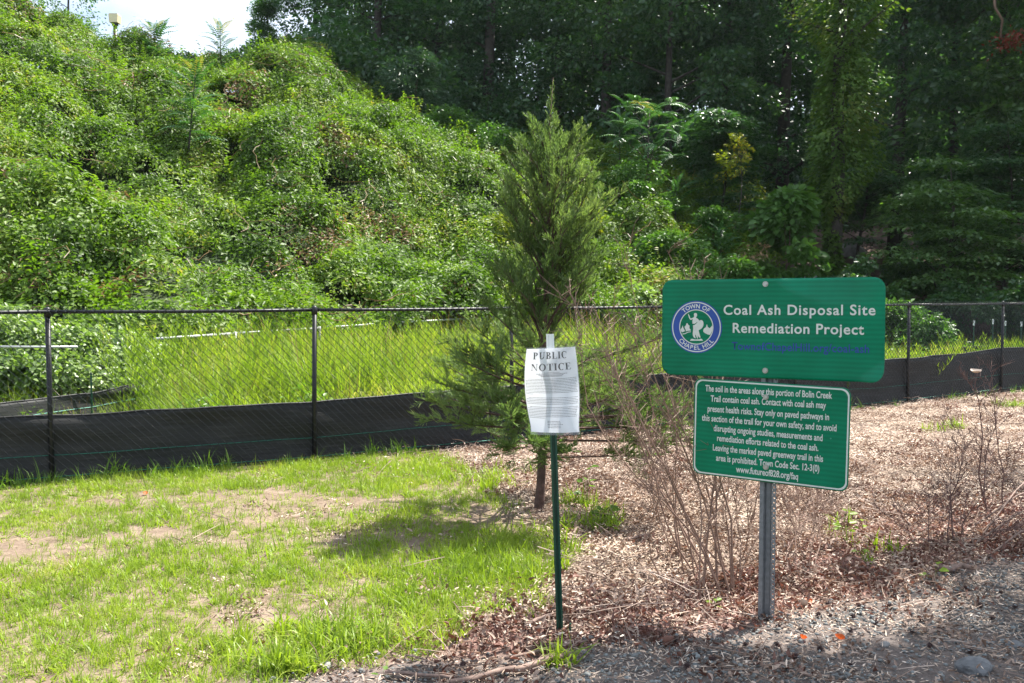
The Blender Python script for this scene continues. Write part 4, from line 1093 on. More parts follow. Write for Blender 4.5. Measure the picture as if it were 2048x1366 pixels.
pa = [at(1870, 700, 19.0), at(1960, 700, 18.6), at(2060, 700, 18.3), at(2200, 700, 18.0)]
for p in pa: p.z = 0
r, P_, Ls, o0 = silt('far_silt_fence', pa, [.52, .56, .56, .58], 'far black silt fence with white-tipped stakes in the shade behind the last fence post', stitches=(.6,), seed=12)
for px in (1948, 1986, 2011, 2043, 2090):
    Y = float(np.interp(px, [1870, 1960, 2060, 2200], [19, 18.6, 18.3, 18.0])) - .05; stake(r, Vector(((px - 1024) / F * Y, Y, 0)) - o0, .98 + .05 * R.random(), .10, .015)
# weathered second fence in the meadow
of = empty('old_fence', tuple(Vector((at(310, 690, 12.9).x, 12.9, 0)))); tag(of, 'weathered grey rail fence half sunk in the tall meadow grass', 'fence'); oo = of.location.copy()
R1 = [at(310, 678, 12.6), at(470, 667, 14.4), at(640, 656, 16.2), at(800, 645, 18.4), at(940, 637, 20.4), at(1300, 615, 24)]
for i in range(len(R1) - 1):
    m = MB(); m.tube([R1[i] - oo, R1[i].lerp(R1[i + 1], .5) - oo, R1[i + 1] - oo], .022, 6); m.build('rail', M['galv_rail'], of, True)
for p in R1[1:-1]:
    m = MB(); m.tube([Vector((p.x, p.y, -.1)) - oo, p - oo + Vector((0, 0, .03))], .026, 6); m.build('post', M['galv_rail'], of, True)
of2 = empty('fallen_rail', tuple(at(-60, 692, 11.4))); tag(of2, 'grey rail lying level among the brambles beside the first fence post', 'rail'); oo = of2.location.copy()
m = MB(); m.tube([at(-60, 693, 11.4) - oo, at(60, 694, 11.5) - oo, at(155, 694, 11.6) - oo], .017, 6); m.build('rail', M['galv_rail'], of2, True)
m = MB(); m.tube([Vector((0.1, 0, 0)), Vector((.1, 0, -of2.location.z))], .02, 6); m.build('post', M['galv_rail'], of2, True)


# ------------------------------------------------------------------ lettering
def text_mesh(s, off=0.0, depth=.002, spacing=1.0):
    cu = bpy.data.curves.new('t', 'FONT'); cu.body = s; cu.size = 1; cu.extrude = 0; cu.offset = off; cu.space_character = spacing; cu.resolution_u = 4
    o = bpy.data.objects.new('t', cu); COL.objects.link(o); dg = bpy.context.evaluated_depsgraph_get(); dg.update()
    me = bpy.data.meshes.new_from_object(o.evaluated_get(dg)); bpy.data.objects.remove(o); bpy.data.curves.remove(cu); return me


def place_text(name, s, x0, x1, z0, h, mat, parent, off=.0, y=-.0035, spacing=1.0, xform=None, ref='Hg'):
    """fit the line between x0 and x1; z0 = baseline, h = height of a capital"""
    me = text_mesh(s, off, spacing=spacing); v = np.zeros(len(me.vertices) * 3, np.float32); me.vertices.foreach_get('co', v); v = v.reshape(-1, 3)
    a, b = v[:, 0].min(), v[:, 0].max(); kx = (x1 - x0) / (b - a); kz = h / 0.70
    P = np.stack([(v[:, 0] - a) * kx + x0, np.full(len(v), y), v[:, 1] * kz + z0], 1)
    if xform is not None: P = xform(P)
    me.vertices.foreach_set('co', P.astype(np.float32).ravel()); me.update(); me.name = name
    return link(name, me, mat, parent)


def outline(w, h, r, n=6):
    pts = []
    for cx, cz, a0 in ((w / 2 - r, h / 2 - r, 0), (-w / 2 + r, h / 2 - r, 90), (-w / 2 + r, -h / 2 + r, 180), (w / 2 - r, -h / 2 + r, 270)):
        for i in range(n + 1):
            a = math.radians(a0 + 90 * i / n); pts.append((cx + r * math.cos(a), cz + r * math.sin(a)))
    return pts


# ------------------------------------------------------------------ the town sign: u-channel post, two panels
PB = gnd(1533, 1243); PY = PB.y
sign = empty('trail_sign', tuple(PB)); tag(sign, 'pair of green information panels bolted to one perforated grey steel post', 'sign')
# post: flanged U channel with a row of holes
PYAW = math.radians(-24)
m = MB(); W2 = .040; Hh = 1.66; hp = .0254; zz = -.25
prof = [(-W2, 0), (-.020, 0), (-.013, .022), (.013, .022), (.020, 0), (W2, 0)]     # (x, y) with the hollow towards the trail
def strip(m, a, b, z0, z1, th=.0035):
    d = Vector((b[0] - a[0], b[1] - a[1], 0)); n_ = Vector((d.y, -d.x, 0)).normalized() * th
    A = [Vector((a[0], a[1], z0)), Vector((b[0], b[1], z0)), Vector((b[0], b[1], z1)), Vector((a[0], a[1], z1))]; B = [p + n_ for p in A]
    m.add(A + B, [(0, 1, 2, 3), (7, 6, 5, 4), (0, 4, 5, 1), (1, 5, 6, 2), (2, 6, 7, 3), (3, 7, 4, 0)])
for i in (0, 1, 3): strip(m, prof[i], prof[i + 1], -.25, Hh)
strip(m, prof[2], prof[3], -.25, Hh)
# perforated flange on the open side: ladder of bars between square-cut round holes
hx0, hx1 = .020, W2; cxh = (hx0 + hx1) / 2; hr = .0052
z = 0.0
strip(m, (hx0, 0), (hx1, 0), -.25, 0.0)
while z < Hh - hp:
    zc = z + hp / 2; ring = [(cxh + hr * math.cos(a), zc + hr * math.sin(a)) for a in np.linspace(0, 2 * math.pi, 12, endpoint=False)]
    sq = []
    for a in np.linspace(0, 2 * math.pi, 12, endpoint=False):
        c_, s_ = math.cos(a), math.sin(a); k = 1 / max(abs(c_) / ((hx1 - hx0) / 2), abs(s_) / (hp / 2)); sq.append((cxh + c_ * k, zc + s_ * k))
    v = [Vector((x, yy, q)) for yy in (0, -.0035) for x, q in ring] + [Vector((x, yy, q)) for yy in (0, -.0035) for x, q in sq]
    f = []
    for i in range(12):
        j = (i + 1) % 12; f += [(i, j, 24 + j, 24 + i), (12 + i, 36 + i, 36 + j, 12 + j), (i, 12 + i, 12 + j, j)]
    m.add(v, f); z += hp
po = m.build('post', M['galv'], sign); po.location = (0, .006, 0); po.rotation_euler = (.0, 0, PYAW)
bpt = MB(); bpt.tube([(0, -.004, 0), (0, -.010, 0)], .0095, 8); bpt.tube([(0, .001, 0), (0, -.004, 0)], .014, 12); boltme = None


def panel(Wd, Hd, x0_, zc, yaw, roll, r, lb, crease=None):
    """sheet panel whose bolt line is x = 0"""
    g = empty('panel_tmp'); bpy.data.objects.remove(g)
    nxp, nzp = 72, 34; V = []; pts = outline(Wd, Hd, r)
    def inset(x, z):
        ax, az = abs(x), abs(z); ex, ez = Wd / 2 - r, Hd / 2 - r
        if ax > ex and az > ez:
            dx, dz = ax - ex, az - ez; k = r / max(r, math.hypot(dx, dz) + 1e-9) if math.hypot(dx, dz) > r else 1.0
            ax, az = ex + dx * k, ez + dz * k
        return math.copysign(ax, x), math.copysign(az, z)
    for j in range(nzp + 1):
        for i in range(nxp + 1):
            x, z = inset(-Wd / 2 + Wd * i / nxp, -Hd / 2 + Hd * j / nzp); V.append([x + x0_, 0, z])
    V = np.array(V); V[:, 1] = (crease or (lambda x, z: 0 * x))(V[:, 0], V[:, 2])
    ii = (np.arange(nzp)[:, None] * (nxp + 1) + np.arange(nxp)[None]).ravel()
    o = link('sign_panel', new_mesh('sign_panel', V, np.stack([ii, ii + 1, ii + nxp + 2, ii + nxp + 1], 1), False), M['sign'], sign)
    o.location = (0, -.012 if zc > 1.2 else -.016, zc); o.rotation_euler = Euler((0, roll, yaw), 'XYZ'); o['label'] = lb
    s_ = o.modifiers.new('sheet', 'SOLIDIFY'); s_.thickness = .0022; s_.offset = 1
    return o


def cre(x, z):
    """knocks and folds of the upper panel: folded-back corner, creased foot corner, gentle waves"""
    y = .0035 * np.sin(x * 9 + 1) * np.sin(z * 11) + .003 * np.sin(x * 4.2)
    lx = np.clip((x - .03) / .25, 0, 1); line = .244 - .125 * lx ** .6
    y = y + np.clip(z - line, 0, 1) * .55 * np.clip(1 - (x - .03) / .46, 0, 1) * (x > .03)
    e = np.clip((x * .62 - z * .78) - (.515 * .62 + .15 * .78), 0, 1); y = y - e * .6
    return y


def cre2(x, z): return .002 * np.sin(x * 7) * np.cos(z * 6)


upW, upH = 1.075, .488
up = panel(upW, upH, -.021, 1.456, math.radians(-29.6), math.radians(-.35), .055, 'wide upper panel with the town seal, dented at its top edge', cre)
lo = panel(.767, .492, -.010, .946, math.radians(-32.5), math.radians(.75), .04, 'lower panel with nine lines of warning text', cre2)
UPX = lambda P: np.stack([P[:, 0], cre(P[:, 0], P[:, 2]) + P[:, 1], P[:, 2]], 1)
LOX = lambda P: np.stack([P[:, 0], cre2(P[:, 0], P[:, 2]) + P[:, 1], P[:, 2]], 1)
# measured on the photograph: pixel on the panel -> panel coordinates
def to_panel(o, px, py):
    bpy.context.view_layer.update(); Mi = o.matrix_world.inverted(); a, b = ray(px, py); c = Vector((0, 0, CAMH)); d = Vector((a, 1, b)); c2 = Mi @ c; d2 = Mi.to_3x3() @ d; t = (-.001 - c2.y) / d2.y; q = c2 + d2 * t; return q.x, q.z
def line(o, s, pl, pr, cap, mat, nm='lettering', off=.0, xf=None, spacing=1.0):
    """pl, pr: pixels where the baseline starts and ends"""
    x0, za = to_panel(o, *pl); x1, zb = to_panel(o, *pr); mid = (pl[0] + pr[0]) / 2; _, zt = to_panel(o, mid, (pl[1] + pr[1]) / 2 - cap)
    sl = (zb - za) / (x1 - x0)
    def X(P):
        P = P.copy(); P[:, 2] += sl * (P[:, 0] - x0); return xf(P)
    q = place_text(nm, s, x0, x1, za, zt - (za + zb) / 2, mat, o, off, y=-.0042, xform=X, spacing=spacing); q['label'] = 'line reading "%s"' % s; return q
line(up, 'Coal Ash Disposal Site', (1448, 629), (1751, 630), 20, M['legend'], off=.018, xf=UPX, spacing=1.12)
line(up, 'Remediation Project', (1466, 665), (1728, 669), 20, M['legend'], off=.018, xf=UPX, spacing=1.08)
line(up, 'TownofChapelHill.org/coal-ash', (1464, 699), (1738, 706), 16, M['navy'], off=.008, xf=UPX, spacing=1.05)
ZX = 1485 / 500
def zp(x, y): return (1300 + x / ZX, 540 + y / ZX)
for s, a, b, c, d in (('The soil in the areas along this portion of Bolin Creek', 330, 719, 1082, 764), ('Trail contain coal ash. Contact with coal ash may', 362, 780, 1046, 822), ('present health risks. Stay only on paved pathways in', 344, 839, 1064, 892), ('this section of the trail for your own safety, and to avoid', 310, 893, 1108, 958),
                      ('disrupting ongoing studies, measurements and', 380, 955, 1025, 1016), ('remediation efforts related to the coal ash.', 400, 1014, 1000, 1075), ('Leaving the marked paved greenway trail in this', 375, 1070, 1028, 1140), ('area is prohibited. Town Code Sec. 12-3(0)', 394, 1131, 1006, 1198), ('www.futureof828.org/faq', 512, 1199, 880, 1245)):
    line(lo, s, zp(a, b), zp(c, d), 12.8, M['legend'], off=.02, xf=LOX)
# pale border of the lower panel
def ring_strip(o, pts_o, pts_i, mat, nm, xf, y=-.0026):
    n = len(pts_o); V = np.array([(x, y, z) for x, z in pts_o] + [(x, y, z) for x, z in pts_i]); V = xf(V); return link(nm, new_mesh(nm, V, [(i, (i + 1) % n, n + (i + 1) % n, n + i) for i in range(n)]), mat, o)
def sub_outline(w, h, r, cx):
    """outline with extra points along the edges so it follows the dents"""
    p = outline(w, h, r, 8); out = []
    for i in range(len(p)):
        a, b = p[i], p[(i + 1) % len(p)]; k = max(1, int(math.dist(a, b) / .03))
        for q in range(k): out.append((a[0] + (b[0] - a[0]) * q / k + cx, a[1] + (b[1] - a[1]) * q / k))
    return out
n1 = sub_outline(.755, .480, .036, -.010); n2 = [(-.010 + (x + .010) * (.741 / .755), z * (.466 / .480)) for x, z in n1]
ring_strip(lo, n1, n2, M['legend'], 'border', LOX)
# seal
cx_, cz_ = to_panel(up, 1393, 654); rx_ = (to_panel(up, 1443, 655)[0] - to_panel(up, 1343, 653)[0]) / 2; rz_ = (to_panel(up, 1393, 601)[1] - to_panel(up, 1393, 708)[1]) / 2; RS = (rx_ + rz_) / 2
def disc(parent, r0, r1, mat, nm, y, n=64):
    if r0 <= 0: V = [(cx_ + r1 * math.cos(a), y, cz_ + r1 * math.sin(a)) for a in np.linspace(0, 2 * math.pi, n, endpoint=False)]; f = [tuple(range(n))]
    else:
        V = [(cx_ + r * math.cos(a), y, cz_ + r * math.sin(a)) for r in (r1, r0) for a in np.linspace(0, 2 * math.pi, n, endpoint=False)]; f = [(i, (i + 1) % n, n + (i + 1) % n, n + i) for i in range(n)]
    return link(nm, new_mesh(nm, UPX(np.array(V)), f), mat, parent)
disc(up, .66 * RS, RS, M['sealblue'], 'seal_ring', -.0028); disc(up, .915 * RS, .955 * RS, M['legend'], 'seal_rim', -.0034); disc(up, .635 * RS, .67 * RS, M['legend'], 'seal_rim', -.0034)
def SZ(x, y):  # pixel of the enlarged seal (1464 px = 150 px from x 1320, y 580)
    return to_panel(up, 1320 + x / 9.76, 580 + y / 9.76)
def poly_on(pts, mat, nm, y=-.0030):
    q = [SZ(*p) for p in pts]; V = UPX(np.array([(x, y, z) for x, z in q])); return link(nm, new_mesh(nm, V, [tuple(range(len(q)))]), mat, up)
fig = [[(668, 470), (680, 452), (705, 448), (728, 462), (735, 490), (722, 520), (712, 528), (716, 545), (745, 560), (775, 600), (790, 588), (820, 586), (845, 605), (857, 650), (850, 700), (825, 745), (790, 770), (762, 782), (768, 830), (790, 900), (795, 935), (770, 925), (752, 905), (740, 880), (745, 930), (735, 955), (715, 910), (700, 870), (690, 880), (700, 945), (670, 930), (650, 900), (643, 850), (655, 760), (650, 690), (690, 675), (720, 650), (735, 630), (730, 620), (715, 640), (690, 655), (655, 660), (640, 655), (640, 600), (650, 560), (630, 580), (598, 583), (575, 545), (556, 480), (560, 460), (572, 478), (582, 500), (598, 545), (612, 552), (640, 545), (670, 530), (675, 510)],
       [(590, 990), (610, 955), (640, 952), (680, 965), (770, 962), (800, 950), (822, 955), (842, 990)],
       [(408, 770), (430, 740), (450, 690), (462, 740), (490, 790), (490, 805), (440, 825), (412, 800)],
       [(505, 808), (512, 780), (495, 755), (485, 715), (512, 690), (520, 655), (540, 645), (560, 680), (582, 695), (580, 745), (600, 770), (606, 790), (560, 795)],
       [(440, 865), (445, 850), (490, 845), (550, 815), (608, 808), (605, 822), (555, 828), (500, 858)],
       [(850, 780), (870, 745), (905, 725), (912, 690), (922, 665), (932, 695), (938, 722), (975, 745), (1005, 715), (1026, 690), (1030, 730), (1020, 800), (985, 875), (940, 870), (880, 840), (852, 815)]]
for p in fig: poly_on(p, M['legend'], 'seal_emblem')
def arc_text(s, a0, a1, rb, hgt, inward):
    """letters along an arc, angles in degrees anticlockwise from the panel's x axis"""
    wd = {'I': .45, 'W': 1.35, ' ': .5, 'L': .8, 'F': .85, 'E': .9, 'T': .9, 'P': .95}; w = [wd.get(c, 1.0) for c in s]; tot = sum(w); acc = 0; V = []; f = []; n0 = 0
    for c, ww in zip(s, w):
        t = (acc + ww / 2) / tot; acc += ww
        if c == ' ': continue
        a = math.radians(a0 + (a1 - a0) * t); me = text_mesh(c, .02); v = np.zeros(len(me.vertices) * 3); me.vertices.foreach_get('co', v); v = v.reshape(-1, 3); v[:, 0] -= (v[:, 0].min() + v[:, 0].max()) / 2; v *= hgt / .7
        th = a - math.pi / 2 if not inward else a + math.pi / 2
        X = v[:, 0] * math.cos(th) - v[:, 1] * math.sin(th) + cx_ + rb * math.cos(a); Z = v[:, 0] * math.sin(th) + v[:, 1] * math.cos(th) + cz_ + rb * math.sin(a)
        V.append(np.stack([X, np.full(len(v), -.0036), Z], 1))
        for p in me.polygons: f.append([i + n0 for i in p.vertices])
        n0 += len(v); bpy.data.meshes.remove(me)
    o = link('seal_lettering', new_mesh('seal_lettering', UPX(np.concatenate(V)), f), M['legend'], up); o['label'] = 'seal lettering reading "%s"' % s
arc_text('TOWN OF', 133, 48, .715 * RS, .16 * RS, False)
arc_text('CHAPEL HILL', 217, 323, .865 * RS, .16 * RS, True)
for o, pts in ((up, ((1531, 568), (1531, 741))), (lo, ((1532, 794), (1532, 934)))):
    for p in pts:
        x, z = to_panel(o, *p)
        if boltme is None: b = bpt.build('bolt', M['bolt'], o); boltme = b.data
        else: b = link('bolt', boltme, None, o)
        b.location = (x, -.002 + float((cre if o is up else cre2)(np.array([x]), np.array([z]))[0]), z)
for p in ((1413, 854.5), (1661.5, 877)):
    x, z = to_panel(lo, *p); m = MB(); m.tube([(x, 0, z), (x, -.0035, z)], .0035, 8); m.build('rivet', M['stitch'], lo)

# ------------------------------------------------------------------ public notice on a stake
NB = gnd(1120, 1266)
ns_ = empty('notice_stake', tuple(NB)); tag(ns_, 'white paper public notice in a plastic sleeve on a dark green metal stake', 'notice')
top = at(1100, 668, NB.y) - NB; d = top.normalized(); base_ = -d * .15
def lean(s): return d * s
m = MB(); Ht = top.length
def ustrip(a, b, s0, s1, th=.002):
    X = Vector((1, 0, 0)); Yv = Vector((0, 1, 0))
    A = [lean(s0) + X * a[0] + Yv * a[1], lean(s0) + X * b[0] + Yv * b[1], lean(s1) + X * b[0] + Yv * b[1], lean(s1) + X * a[0] + Yv * a[1]]; dd = Vector((b[0] - a[0], b[1] - a[1], 0)); nn = Vector((dd.y, -dd.x, 0)).normalized() * th; B = [p + nn for p in A]
    m.add(A + B, [(0, 1, 2, 3), (7, 6, 5, 4), (0, 4, 5, 1), (1, 5, 6, 2), (2, 6, 7, 3), (3, 7, 4, 0)])
for a, b in (((-.0155, .004), (-.0075, -.0)), ((-.0075, 0), (-.0055, .012)), ((-.0055, .012), (.0055, .012)), ((.0055, .012), (.0075, 0)), ((.0075, 0), (.0155, .004))): ustrip(a, b, -.12, Ht - .075)
m.build('stake', M['stake'], ns_)
m = MB()
for a, b in (((-.017, .003), (-.0075, -.002)), ((-.0075, -.002), (.0075, -.002)), ((.0075, -.002), (.017, .003))): ustrip(a, b, Ht - .09, Ht, .003)
m.build('stake_tip', M['white_tip'], ns_)
m = MB(); q = lean(.01) + Vector((.045, -.02, 0)); m.tube([q + Vector((0, 0, -.06)), q + Vector((.004, 0, .045))], .006, 5); m.build('anchor_stub', M['stake'], ns_)
PWd, PHt = .272, .41; pc = at(1104, 780, NB.y) - NB
def sheet(u, v, lift=0.0):
    """u, v in 0..1 across and down the notice; bowed round the stake by the wind"""
    x = (u - .5) * PWd * (.86 + .12 * math.sin(math.pi * min(1, v * 1.1))) + .012 * (v - .5) + .010 * (v * v) ; z = (.5 - v) * PHt
    bow = .055 * ((u - .5) * 2) ** 2 * (.35 + math.sin(math.pi * v)) - .012 * math.sin(v * 6 + u * 3); z += .012 * (u - .5) * (1 - v)
    return Vector((pc.x + x, pc.y - .022 + bow - lift, pc.z + z))
nu, nv = 20, 30
def sheet_mesh(u0, u1, v0, v1, lift, nm, mat, nu=nu, nv=nv):
    V = np.array([tuple(sheet(u0 + (u1 - u0) * i / nu, v0 + (v1 - v0) * j / nv, lift)) for j in range(nv + 1) for i in range(nu + 1)]); ii = (np.arange(nv)[:, None] * (nu + 1) + np.arange(nu)[None]).ravel()
    return link(nm, new_mesh(nm, V, np.stack([ii, ii + nu + 1, ii + nu + 2, ii + 1], 1), True), mat, ns_)
paper = sheet_mesh(.015, .985, .012, .985, 0, 'paper', M['paper'])
pl_, pn, plk, pb = nodes('clear_plastic_sleeve')
pb.inputs['Base Color'].default_value = (.9, .92, .95, 1); pb.inputs['Roughness'].default_value = .12; pb.inputs['Alpha'].default_value = .16; pb.inputs['Specular IOR Level'].default_value = .7
sleeve = sheet_mesh(0, 1, -.005, 1.012, .004, 'plastic_sleeve', pl_)


# serif capitals drawn from strokes
def glyph(c):
    T, t, S = .20, .06, .07; P = []
    def stem(x, w=T, y0=0, y1=1): P.append([(x, y0), (x + w, y0), (x + w, y1), (x, y1)])
    def serif(x0, x1, y, up): P.append([(x0, y), (x1, y), (x1 - .0, y + (.045 if up else -.045)), (x0 + .0, y + (.045 if up else -.045))])
    def bowl(cx, cy, rx, ry, a0, a1, tx=T, ty=t, n=14):
        an = np.linspace(math.radians(a0), math.radians(a1), n); o = [(cx + rx * math.cos(a), cy + ry * math.sin(a)) for a in an]; i = [(cx + (rx - tx) * math.cos(a), cy + (ry - ty) * math.sin(a)) for a in an]
        for k in range(n - 1): P.append([o[k], o[k + 1], i[k + 1], i[k]])
    if c == 'P': stem(.10); serif(0, .37, 0, 1); serif(0, .3, 1, 0); bowl(.28, .73, .38, .27, -90, 90); w = .70
    elif c == 'B': stem(.10); serif(0, .3, 0, 1); serif(0, .3, 1, 0); bowl(.28, .755, .36, .245, -90, 90); bowl(.28, .27, .42, .27, -90, 90); w = .74
    elif c == 'U':
        stem(.12, T, .3, 1); stem(.66, .06, .3, 1); serif(0, .40, 1, 0); serif(.54, .84, 1, 0); bowl(.42, .32, .30, .33, 180, 360, T * .8, .09); w = .86
    elif c == 'L': stem(.10); serif(0, .37, 1, 0); P.append([(0, 0), (.66, 0), (.64, .05), (0, .05)]); P.append([(.60, .05), (.66, 0), (.70, .28), (.66, .28)]); w = .72
    elif c == 'I': stem(.10); serif(0, .37, 0, 1); serif(0, .37, 1, 0); w = .40
    elif c == 'C': bowl(.42, .5, .40, .52, 50, 310, T, t, 20); P.append([(.70, .66), (.74, .66), (.74, 1.0), (.70, .96)]); P.append([(.62, .86), (.70, .80), (.72, .9), (.66, .93)]); w = .78
    elif c == 'N':
        P.append([(.12, 0), (.17, 0), (.17, 1), (.12, 1)]); P.append([(.68, 0), (.73, 0), (.73, 1), (.68, 1)]); P.append([(.04, 1), (.27, 1), (.73, .0), (.66, .0)]); serif(.02, .28, 0, 1); serif(.58, .84, 1, 0); w = .86
    elif c == 'O': bowl(.42, .5, .42, .52, 0, 360, T, t, 26); w = .86
    elif c == 'T': stem(.28); P.append([(0, 1), (.73, 1), (.73, .95), (0, .95)]); P.append([(0, 1), (.04, 1), (.07, .74), (.0, .74)]); P.append([(.69, 1), (.73, 1), (.73, .74), (.66, .74)]); serif(.17, .56, 0, 1); w = .75
    elif c == 'E': stem(.10); P.append([(0, 1), (.64, 1), (.64, .95), (0, .95)]); P.append([(0, 0), (.67, 0), (.67, .05), (0, .05)]); P.append([(.27, .475), (.47, .475), (.47, .525), (.27, .525)]); P.append([(.59, .95), (.64, .95), (.65, .72), (.61, .72)]); P.append([(.62, .05), (.67, .0), (.70, .28), (.66, .28)]); P.append([(.44, .36), (.48, .36), (.48, .64), (.44, .64)]); w = .72
    return P, w
def word(s, u0, u1, vb, vt, nm):
    x = 0; q = []
    for c in s:
        P, w = glyph(c); q += [[(a + x, b) for a, b in p] for p in P]; x += w + .10
    x -= .10; V = []; f = []; n0 = 0
    for p in q:
        V += [tuple(sheet(u0 + (u1 - u0) * a / x, vb + (vt - vb) * b, .0012)) for a, b in p]; f.append(tuple(range(n0, n0 + len(p)))); n0 += len(p)
    o = link(nm, new_mesh(nm, np.array(V), f), M['ink'], paper); o['label'] = 'heading reading "%s"' % s
word('PUBLIC', .15, .80, .135, .055, 'heading'); word('NOTICE', .12, .86, .27, .19, 'heading')
def small_lines(rows, nm):
    V = []; f = []
    for (u0, u1, v, h) in rows:
        u = u0
        while u < u1 - .01:
            w = min(.012 + .035 * R.random(), u1 - u); b = len(V)
            for k in range(2):
                V.append(tuple(sheet(u + w * k, v, .0012))); V.append(tuple(sheet(u + w * k, v - h, .0012)))
            f.append((b, b + 1, b + 3, b + 2)); u += w + .008
    return link(nm, new_mesh(nm, np.array(V), f), M['ink_small'], paper)
small_lines([(.36, .64, .298, .005), (.22, .78, .313, .006), (.26, .72, .328, .006), (.3, .68, .341, .006)], 'subheading')
rows = [(.03 if i else .07, .97 - .02 * R.random(), .372 + i * .0178, .0052) for i in range(10)] + [(.03, .15, .372 + 10 * .0178, .0052)]
small_lines(rows, 'paragraph'); small_lines([(.03 if i else .07, .97 - .03 * R.random(), .592 + i * .0178, .0052) for i in range(5)], 'paragraph')
small_lines([(.03 if i else .07, .97 - .03 * R.random(), .70 + i * .0178, .0052) for i in range(7)] + [(.03, .32, .8246, .0052)], 'paragraph')
small_lines([(.36, .66 - .06 * R.random(), .858 + i * .018, .0055) for i in range(5)], 'signature_block')

# ------------------------------------------------------------------ cedar
CB = gnd(1078, 1020); ced = empty('young_cedar', tuple(CB)); tag(ced, 'young cedar with feathery green skirt and pointed tip standing behind the public notice', 'tree')
def tr(z): return Vector((.095 * z / 3.2 + .012 * math.sin(z * 4), .02 * math.sin(z * 3), z))
m = MB(); m.tube([tr(z) for z in (-.1, .03, .2, .5, .9, 1.4, 1.9, 2.4, 2.9, 3.22)], [.05, .040, .034, .031, .028, .023, .017, .012, .007, .002], 9); m.build('trunk', M['cedar_bark'], ced, True)
SPx = []
def spray_set(name, brs, mat):
    """brs: list of (tip polyline points, density). builds twig tubes and foliage cords"""
    pass
P0 = []; P1 = []; Wd_ = []
bm_ = MB()
def cords(p, dr, L, n, spread=.5, up=.25):
    """a feathery spray: a cord with short side cords set alternately"""
    P0.append(p); P1.append(p + dr * L); Wd_.append(.0045)
    side = dr.cross(Vector((R.normal(0, .5), R.normal(0, .5), 1))).normalized()
    for i in range(n):
        t = .08 + .88 * i / n; b = p + dr * L * t; s = 1 if i % 2 else -1; dd = (dr * 1.0 + side * s * (.55 + .3 * R.random()) + Vector((R.normal(0, .22), R.normal(0, .22), up + R.normal(0, .15)))).normalized()
        l = L * (.48 * (1 - t) + .16) * (.7 + .6 * R.random()); P0.append(b); P1.append(b + dd * l); Wd_.append(.0042)
SZ_ = [.25, .33, .52, .71, .98, 1.2, 1.43, 1.58, 1.73, 1.96, 2.34, 2.6, 2.79, 2.95, 3.1, 3.25]
SR_ = [.10, .42, .72, .93, .86, .78, .60, .40, .38, .42, .42, .30, .19, .09, .04, .01]
nb = 135
for i in range(nb):
    zt = .34 + 2.52 * ((i + R.random()) / nb) ** .95; az = i * 2.39996 + R.normal(0, .3)       # height of the branch tip
    if float(vnoise(np.array([az % 6.283 * 1.3]), np.array([zt * 3.0]), 7)[0]) < .27: continue
    if zt < .58 and R.random() < .45: continue
    if 1.38 < zt < 1.66 and R.random() < .55: continue
    rise = float(np.interp(zt, [.3, .7, 1.3, 1.7, 2.3, 3.2], [.02, .10, .30, .50, .50, .16])) * (.8 + .4 * R.random())
    z0 = max(.22, zt - rise); rr = float(np.interp(zt, SZ_, SR_)) * (.62 + .48 * R.random()) + (.05 if zt < 1.5 else 0)
    if zt > 1.6 and R.random() < .10: rr *= 1.35
    h = Vector((math.cos(az), math.sin(az), 0))
    if zt < 1.5: rr *= 1.25 if h.x > .2 else .97
    b = tr(z0); tipp = tr(zt) + h * rr; pts = []; Lb = (tipp - b).length; bend = Vector((R.normal(0, .05), R.normal(0, .05), 0)) * Lb
    for t in np.linspace(0, 1, 6):
        zz_ = t ** (1.5 if zt < 1.4 else .85); pts.append(Vector((b.x + (tipp.x - b.x) * t, b.y + (tipp.y - b.y) * t, b.z + (tipp.z - b.z) * zz_)) + bend * math.sin(math.pi * t))
    r0 = .008 * (Lb / .8) ** .7 + .0015
    bm_.tube(pts, [r0 * (1 - .8 * t) + .0008 for t in np.linspace(0, 1, 6)], 4, caps=False)
    t0 = .55 if zt < .75 else .38 if zt < 1.5 else .22
    lowb = zt < 1.45; nsub = int(5 + (10 if lowb else 8) * Lb)
    for k in range(nsub + 1):                                   # side branchlets, the last one carries on the tip
        if k == nsub: p, dv, l, t = pts[-1], (pts[5] - pts[4]).normalized(), .12, 1.0
        else:
            t = t0 + (1 - t0) * (k + R.random()) / nsub; q = t * 5; j = min(4, int(q)); p = pts[j].lerp(pts[j + 1], q - j); dv = (pts[j + 1] - pts[j]).normalized(); l = (.10 + .34 * Lb * (1.05 - t)) * (.6 + .6 * R.random())
        if k < nsub: dv = (dv + Vector((R.normal(0, .75), R.normal(0, .75), R.normal(.12 if lowb else .45, .38)))).normalized()
        p2 = p + dv * l + Vector((0, 0, .04 * l)); bm_.tube([p, p2], [.0028, .001], 3, caps=False); nsp = int(2 + l * 30)
        for q_ in range(nsp):
            tq = (q_ + .6) / nsp; dr = (dv * 1.0 + Vector((R.normal(0, .42), R.normal(0, .42), R.normal(0, .34))) + Vector((0, 0, .25 if lowb else .5))).normalized()
            cords(p.lerp(p2, tq), dr, (.05 + .075 * R.random()) * (1.0 if zt < 2.3 else .75), int(9 + 5 * R.random()))
for k in range(46):  # the leader
    t = k / 46; z = 2.45 + .72 * t; a = k * 2.4; cords(tr(z), Vector((math.cos(a) * (.8 - .4 * t), math.sin(a) * (.8 - .4 * t), 1)).normalized(), .13 * (1 - .62 * t) * (.7 + .5 * R.random()), 8)
bm_.build('branches', M['cedar_bark'], ced)
P0 = np.array([tuple(p) for p in P0]); P1 = np.array([tuple(p) for p in P1]); Wd_ = np.array(Wd_); n = len(P0)
